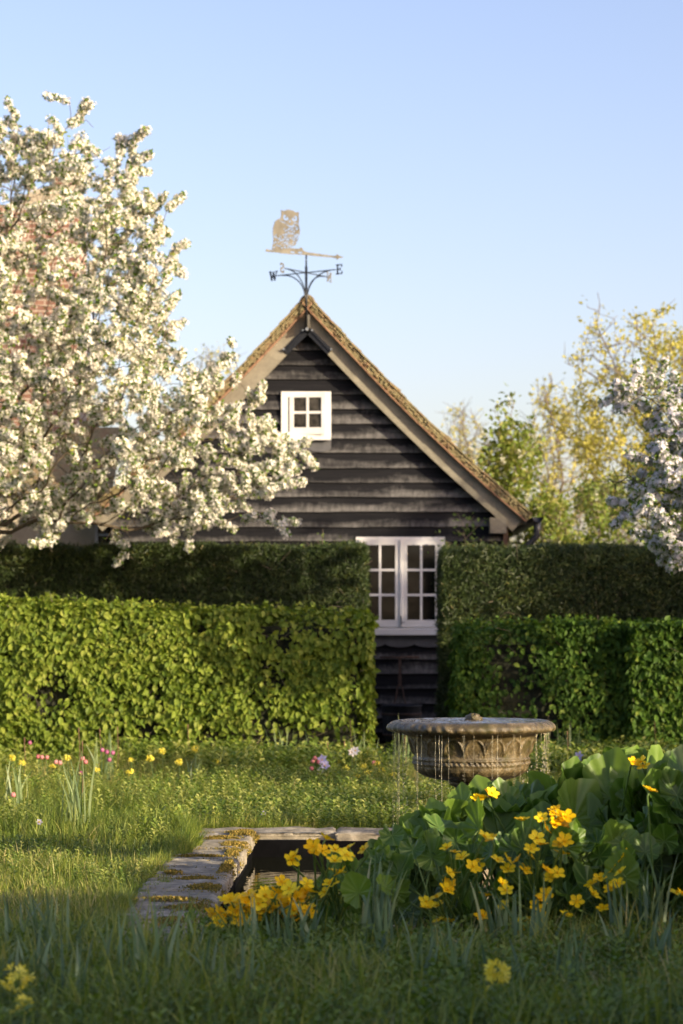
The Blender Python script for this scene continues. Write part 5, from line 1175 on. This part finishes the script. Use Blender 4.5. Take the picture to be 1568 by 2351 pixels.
star(808, 1728, 1800, 'pinkish white star flower on a tall stem near the hedge gap', 'whitepetal', .09); star(816, 1724, 1800, 'upper white star flower on a tall stem near the hedge gap', 'whitepetal', .09); star(1329, 1737, 1790, 'single lilac star flower right of the fountain', 'lilac', .11)
star(604, 1868, 1895, 'tiny blue flower in the grass behind the pond', 'lilac', .05); star(90, 1888, 1915, 'tiny violet flower in the left lawn', 'lilac', .05)
# tall dry stems
for k, (X, Yt, Yb, lab) in enumerate([(55, 1692, 1790, 'dry stem at the far left of the lawn'), (182, 1670, 1790, 'tall dry stem behind the sunlit clump'), (188, 1700, 1850, 'dry stem with a seed head in the sunlit clump'), (230, 1672, 1770, 'reddish stem against the left hedge'), (269, 1668, 1780, 'straight dry stem right of the mauve tulips'), (432, 1662, 1770, 'tall brown stem in front of the hedge centre'),
                              (806, 1652, 1790, 'tallest tan stem by the white flower'), (791, 1700, 1780, 'short tan stem left of the white flower'), (753, 1703, 1780, 'thin stem behind the lilac stars'), (1301, 1678, 1780, 'thin stem right of the fountain'), (1504, 1655, 1760, 'thin green stem before the right hedge'), (930, 1690, 1780, 'reddish stem left of the fountain bowl')]):
    b = gpt(X, Yb); t = at(X+random.uniform(-2, 2), Yt, b[1]); mb = MB(); mb.tube([b, (b+t)/2+np.array([.01, 0, 0]), t-np.array([0, 0, .05]), t-np.array([0, 0, .02]), t], [.0035, .003, .003, .0065, .002], 6); tag(mb.build('dry_stem', M['drystem']), lab, 'plant', 'tall dry stems')

# ------------------------------------------------------------------ marsh marigolds
def big_leaf():
    """heart / kidney shaped leaf, petiole at origin, length 1 along +y, cupped"""
    V = []; Q = []; Hh = []; nr_, na = 7, 84
    for i in range(nr_+1):
        f = i/nr_
        for j in range(na+1):
            a = -math.pi+.22+(2*math.pi-.44)*j/na           # angle from +y
            r_ = (.50+.10*math.cos(a)+.05*math.cos(2*a)+.014*math.sin(a*19)+.02*math.sin(a*7+1)+.09*math.exp(-(a/.38)**2))*f
            x = r_*math.sin(a)*1.08; y = r_*math.cos(a)+.0
            z = .16*f*f-.08*abs(math.sin(a*3.5))*f*.35+.06*math.sin(a*7+.6)*f**2+.022*math.cos(a*14)*f
            z += .10*abs(x)
            V.append((x, y, z)); Hh.append(max(0, math.cos(a*7+.3))**8*(1-.35*f)+.25*(f > .97))
    for i in range(nr_):
        for j in range(na): b = i*(na+1)+j; Q.append([b, b+1, b+na+2, b+na+1])
    return np.array(V), np.array(Q), np.array(Hh)
GV, GQ, GH = big_leaf()
def flower_tmpl():
    V = []; Q = []
    for k in range(5):
        a = k*2*math.pi/5; rows = [(0, 0, 0)]
        for rr_, w_, z in ((.16, .10, .04), (.34, .215, .10), (.55, .11, .14)):
            for s in (-1, 0, 1): rows.append((rr_*math.sin(a)+s*w_*math.cos(a), rr_*math.cos(a)-s*w_*math.sin(a), z+abs(s)*.045))
        b = len(V); V += rows; V += rows[:1]
        Q += [[b, b+3, b+2, b+1], [b+1, b+2, b+5, b+4], [b+2, b+3, b+6, b+5], [b+4, b+5, b+8, b+7], [b+5, b+6, b+9, b+8]]
    return np.array(V), np.array(Q)
MFV, MFQ = flower_tmpl()
def z1_(px, py): return (784+px/2., 1630.7+py/2.)
def z2_(px, py): return (376.3+px/2.777, 1850.2+py/2.777)
fl = [z1_(*p) for p in [(830,510),(920,500),(985,480),(1035,490),(985,512),(1015,535),(895,590),(860,665),(1000,620),(1010,660),(840,735),(765,735),(735,800),(960,770),(940,850),(1245,730),(1285,745),(1185,775),(1240,820),(1150,850),(1080,880),(1200,910),(660,855),(745,900),(890,905),(870,965),(810,985),(805,1075),(520,655),(555,680),(600,720),(510,750),(510,815),(440,860),(385,885),(445,970),(650,405),(690,385),(1380,240),(1340,240),(1530,255),(1555,300),(1560,845),(715,690),(20,670),(0,745),(475,800),(870,640),(1270,800),(900,960),(1415,370),(620,725)]]
fl2 = [z2_(*p) for p in [(815,350),(1030,215),(960,285),(1010,290),(1090,290),(1180,270),(1280,280),(1160,330),(1090,360),(1100,435),(1065,500),(1030,555),(910,500),(805,535),(880,600),(540,570),(450,610),(640,580),(690,590),(600,630),(545,650),(680,630),(750,640),(770,610),(400,700),(350,690),(430,710),(470,690),(500,660),(580,720),(830,710),(860,650),(345,745),(390,600),(740,590),(930,690),(620,600),(840,560),(700,660),(520,620),(910,560),(660,655),(480,740),(800,650)]]
# plants: (X centre, Y ground-ish, depth, leaf outline, number) -> each one thing
plants = [dict(X=600, d=11.75, z=-.12, leaves=26, sx=.26, ls=.07, top=.10, lab='low marsh marigold mat with crowded yellow flowers at the pond corner'),
          dict(X=790, d=12.1, z=-.15, leaves=26, sx=.20, ls=.15, top=.36, lab='marsh marigold with flowers leaning left over the dark water'),
          dict(X=880, d=11.8, z=-.12, leaves=24, sx=.12, ls=.14, top=.30, lab='low marsh marigold foliage behind the dense strap-leaf clump'),
          dict(X=960, d=12.6, z=-.15, leaves=22, sx=.20, ls=.25, top=.50, lab='broad-leaved marsh marigold with an upright leaf below the fountain'),
          dict(X=1060, d=11.9, z=-.1, leaves=30, sx=.22, ls=.16, top=.30, lab='marsh marigold with a chain of flowers, left of the tall central one'),
          dict(X=1180, d=12.9, z=-.1, leaves=34, sx=.26, ls=.25, top=.62, lab='broad-leaved marsh marigold in front of the fountain pedestal'),
          dict(X=1240, d=11.9, z=-.1, leaves=30, sx=.22, ls=.16, top=.32, lab='tall-flowered marsh marigold in the middle of the clump'),
          dict(X=1400, d=13.0, z=-.1, leaves=38, sx=.27, ls=.30, top=.72, lab='largest-leaved marsh marigold, its leaves standing highest'),
          dict(X=1430, d=11.8, z=-.1, leaves=34, sx=.24, ls=.17, top=.34, lab='marsh marigold with the big flower cluster at lower right'),
          dict(X=1560, d=12.4, z=-.1, leaves=36, sx=.24, ls=.26, top=.66, lab='broad-leaved marsh marigold at the right edge'),
          dict(X=1680, d=12.2, z=-.1, leaves=24, sx=.22, ls=.26, top=.6, lab='marsh marigold just beyond the right edge')]
# leaf-top silhouette of the clump in frame px
sil = [(480, 2090), (560, 2075), (700, 2040), (720, 1995), (800, 1970), (880, 1950), (900, 1895), (960, 1880), (1030, 1850), (1060, 1820), (1130, 1800), (1180, 1800), (1250, 1805), (1340, 1790), (1380, 1745), (1440, 1735), (1470, 1760), (1568, 1760), (1900, 1760)]
silX = [s_[0] for s_ in sil]; silY = [s_[1] for s_ in sil]
for pl in plants:
    pl['leaves'] = int(pl['leaves']*(1.45 if pl['ls'] > .2 else .85)); pl['ls'] *= .97
    bx = at(pl['X'], 0, pl['d'])[0]; base = np.array([bx, pl['d'], pl['z']]); pl['base'] = base; pl['t'] = empty('marsh_marigold', tuple(base), pl['lab'], 'plant', 'marsh marigolds in the pond'); pl['stems'] = MB()
    n = pl['leaves']; lb = MB(); 
    for k in range(n):
        px = bx+random.gauss(0, pl['sx']*.8); py = pl['d']+random.gauss(0, .20)
        X = HX+px/py*FPX; ymin = np.interp(X, silX, silY); zmax = CH-(ymin-HY)/FPX*py-.1*pl['ls']
        zz = pl['z']+(min(zmax, pl['top']+.15)-pl['z'])*(random.random()**.55)*.98; L_ = pl['ls']*random.uniform(.55, 1.15)
        zz = min(zz, zmax-L_*.25)
        if zz < pl['z']+.03: zz = pl['z']+.03+random.random()*.05
        c = np.array([px, py, zz])
        az = random.uniform(0, 6.28); tilt = random.uniform(.15, 1.1); nr = norm(np.array([math.cos(az)*tilt, math.sin(az)*tilt-.35, 1.])); tn = rdir(1)[0]; tn = norm(np.array([math.cos(az)*1., math.sin(az), -.3])+tn*.5)
        if random.random() < .72 and L_ > .08: nr = norm(np.array([random.gauss(0, .9), -1., random.gauss(.35, .4)])); tn = norm(np.array([random.gauss(0, .6), random.gauss(0, .2), 1.]))
        scatter(lb, GV*np.array([1, 1, random.uniform(.3, 1.6)]), GQ, c[None], nr[None], tn[None], np.array([L_]), np.array([random.random()]), TH=GH)
        b = base+np.array([random.gauss(0, .08), random.gauss(0, .06), 0]); md = (b+c)/2+np.array([0, 0, .04]); pl['stems'].tube([b, md, c], [.007, .006, .004] if L_ > .12 else [.004, .003, .002], 6)
    lb.build('leaves', M['caltha'], pl['t'], True)
# highlighted individual big leaves traced from photo: (X,Y,depth,size,normal,tangent)
big = [(1400, 1795, 12.7, .40, (-.35, -1, .25), (.1, 0, 1), 7), (1445, 1780, 12.95, .30, (.3, -1, .35), (.2, 0, 1), 7), (945, 1905, 12.6, .26, (-.5, -1, .3), (.4, 0, 1), 3), (1097, 1880, 12.3, .26, (-1, -.45, .1), (.45, 0, 1), 3), (880, 1975, 12.2, .20, (-1, -.5, .1), (.3, 0, 1), 1), (1115, 1815, 12.9, .26, (-.2, -.7, .8), (-.3, .3, .8), 5), (1255, 1850, 12.7, .30, (-.3, -.8, .7), (.2, .2, .8), 5), (1015, 1975, 12.1, .16, (.2, -1, .3), (.1, 0, -1), 4), (1430, 1965, 12.1, .26, (0, -.6, .8), (-.6, .1, .1), 8), (1395, 1960, 12.15, .2, (.2, -.6, .8), (.6, .1, .1), 8), (1520, 1920, 12.2, .26, (.1, -.5, .8), (.7, 0, .1), 9), (1165, 1830, 12.8, .24, (.5, -.8, .5), (-.3, .1, .9), 5), (1060, 1835, 12.75, .2, (-.6, -.8, .4), (-.2, 0, 1), 5), (1310, 1820, 12.9, .26, (.4, -.8, .6), (.2, .1, .8), 7), (1350, 1870, 12.6, .26, (-.2, -.9, .5), (0, .1, .9), 7), (1470, 1860, 12.6, .30, (.2, -.9, .4), (-.2, .1, .9), 9), (1540, 1830, 12.5, .28, (-.2, -.8, .6), (.2, .1, .9), 9), (910, 1985, 12.3, .18, (.3, -1, .2), (.1, 0, 1), 3), (790, 2010, 12.1, .16, (-.2, -.8, .6), (-.4, 0, .6), 1), (745, 2020, 12.0, .12, (.2, -.8, .6), (.4, 0, .6), 1)]
for X, Y, d, L_, nr, tn, pi_ in big:
    lb = MB(); c = at(X, Y+L_*FPX/d*.20, d); scatter(lb, GV*np.array([1.05, 1.15, .8]), GQ, c[None], norm(np.array([nr], float)), np.array([tn], float), np.array([L_*.74]), np.array([random.uniform(.5, 1)]), TH=GH); lb.build('tall_leaf', M['caltha'], plants[pi_]['t'], True)
    b = plants[pi_]['base']+np.array([random.gauss(0, .05), 0, 0]); plants[pi_]['stems'].tube([b, (b+c)/2+np.array([.0, -.02, .03]), c], [.009, .007, .005], 6)
def add_flower(X, Y, s, force=None):
    pi_ = force if force is not None else min((0, 1, 4, 6, 8), key=lambda q: abs(plants[q]['X']-X))
    pl = plants[pi_]; d = pl['d']-.44+random.uniform(-.08, .08)
    if Y < 1800: pl = plants[9 if X > 1460 else 7]; d = 12.3
    elif Y < 1850 and X < 1150: pl = plants[5]; d = 12.4
    elif Y < 1905: d = pl['d']-.22
    elif force is None: d = 11.42+random.uniform(-.06, .06)
    c = at(X, Y, d); b = pl['base']+np.array([random.gauss(0, .08), -.05, 0]); v = norm(c-b); top = c
    mb = MB(); nr = norm(np.array([random.gauss(0, .55), -.45+random.gauss(0, .4), .9])); scatter(mb, MFV*np.array([1, 1, random.uniform(.7, 1.6)]), MFQ, c[None], nr[None], rdir(1), np.array([s]), np.array([random.random()]))
    for q in range(7): scatter(mb, SV, SQ, (c+nr*.12*s+rng.normal(0, .05*s, 3)+nr*.02*s)[None], nr[None], rdir(1), np.array([s*.045]), np.array([.0]))
    mb.build('flower', M['yellow'], pl['t'], True)
    pl['stems'].tube([b, b*.5+c*.5+np.array([random.gauss(0, .02), -.02, .02]), c-nr*.03, c-nr*.002], [.0075, .006, .005, .005], 6)
for X, Y in fl+[(random.uniform(1010, 1330), random.uniform(1900, 2110)) for _ in range(14)]+[(a+random.gauss(0, 14), b+random.gauss(0, 12)) for a, b in fl[:44] if random.random() < .45]: add_flower(X, Y, random.uniform(.060, .080))
for X, Y in fl2+[(a+random.gauss(0, 16), b+random.gauss(0, 9)) for a, b in fl2 if a < 730]: add_flower(X, Y, random.uniform(.066, .084), 0 if X < 735 and Y > 2020 else 1)
for pl in plants: pl['stems'].build('stems', M['caltha_stem'], pl['t'], True)

# ------------------------------------------------------------------ trees inferred from their shade, plus unseen bushes added to cast it
SH = np.array([math.sin(SUN_AZ), -math.cos(SUN_AZ)]); UU = np.array([math.cos(SUN_AZ), math.sin(SUN_AZ)])
def su(u, s): p = UU*u+SH*s; return p[0], p[1]
def shade_tree(name, label, u, s, zc, rr_, n, ls, cat='tree', seed=0, sparse=0.):
    x, y = su(u, s); t_ = empty(name, (x, y, 0), label, cat); mb = MB()
    mb.tube([(x, y, 0), (x+.05, y, zc*.4), (x, y+.04, zc*.8), (x, y, zc+rr_[2]*.4)], [.05*rr_[0]+.03, .04*rr_[0]+.02, .03*rr_[0], .01], 9)
    m_ = 60; d = rdir(m_, .25); tips = np.array([x, y, zc])+d*np.array(rr_)*rng.uniform(.6, 1, (m_, 1)); st = np.stack([np.full(m_, x), np.full(m_, y), rng.uniform(.35, 1., m_)*zc], 1)
    frusta(mb, st, tips, np.full(m_, .02), np.full(m_, .006), 5); mb.build('trunk', M['greybark'], t_, True)
    d = rdir(n); P = np.array([x, y, zc])+d*np.array(rr_)*(rng.random((n, 1))**.4)
    k = hnoise(P, 2.2, seed) > sparse-.6; P = P[k]; P = P[P[:, 2] > .05]; n = len(P)
    mb = MB(); scatter(mb, LEAF_V, LEAF_Q, P, rdir(n), rdir(n), rng.uniform(.6, 1.2, n)*ls, rng.random(n), TT=LEAF_T); mb.build('leaves', M['shrubleaf'], t_)
shade_tree('added_shade_bush', 'unseen dense bush added for shade to the right of the camera', 5.2, 1.2, 1.5, (1.9, 1.9, 1.5), 9000, .16, 'shrub', 1)  # out-of-view bushes, placed and sized to block sun from the foreground
shade_tree('added_shade_bush', 'unseen dense bush added for shade to the right of the foreground grass', 7.9, .2, 1.5, (1.9, 1.9, 1.45), 10000, .16, 'shrub', 2)
shade_tree('added_shade_bush', 'unseen dense bush added for shade to the right of the marigolds', 9.1, -1.4, 1.1, (1.15, 1.15, 1.15), 7000, .13, 'shrub', 3)
shade_tree('added_shade_bush', 'unseen low bush added for shade, right of the pond marigolds', 11.1, -4.0, .6, (.95, .95, .62), 4500, .11, 'shrub', 9)
shade_tree('ash_tree', 'tall tree far to the right, shading the barn wall', 26.2, 1.5, 4.4, (2.3, 2.3, 3.6), 11000, .22, 'tree', 4, .3)
shade_tree('ash_tree', 'tree to the right, shading the right hedge', 22.5, -3.5, 3.0, (1.9, 1.9, 2.5), 3400, .18, 'tree', 5, .72)
shade_tree('added_dapple_bush', 'unseen sparse bush added to the right, dappling the far lawn', 19.4, .5, 3.3, (1.7, 1.7, .9), 5200, .13, 'shrub', 6, .5)  # out-of-view leaf clouds added to dapple the lawn
shade_tree('added_dapple_bush', 'unseen sparse bush added to the right, dappling the lawn behind the pond', 15.8, .5, 2.2, (1.7, 1.5, 1.1), 5600, .13, 'shrub', 7, .5)
print('objects', len(bpy.data.objects), 'polys', sum(len(m.polygons) for m in bpy.data.meshes))
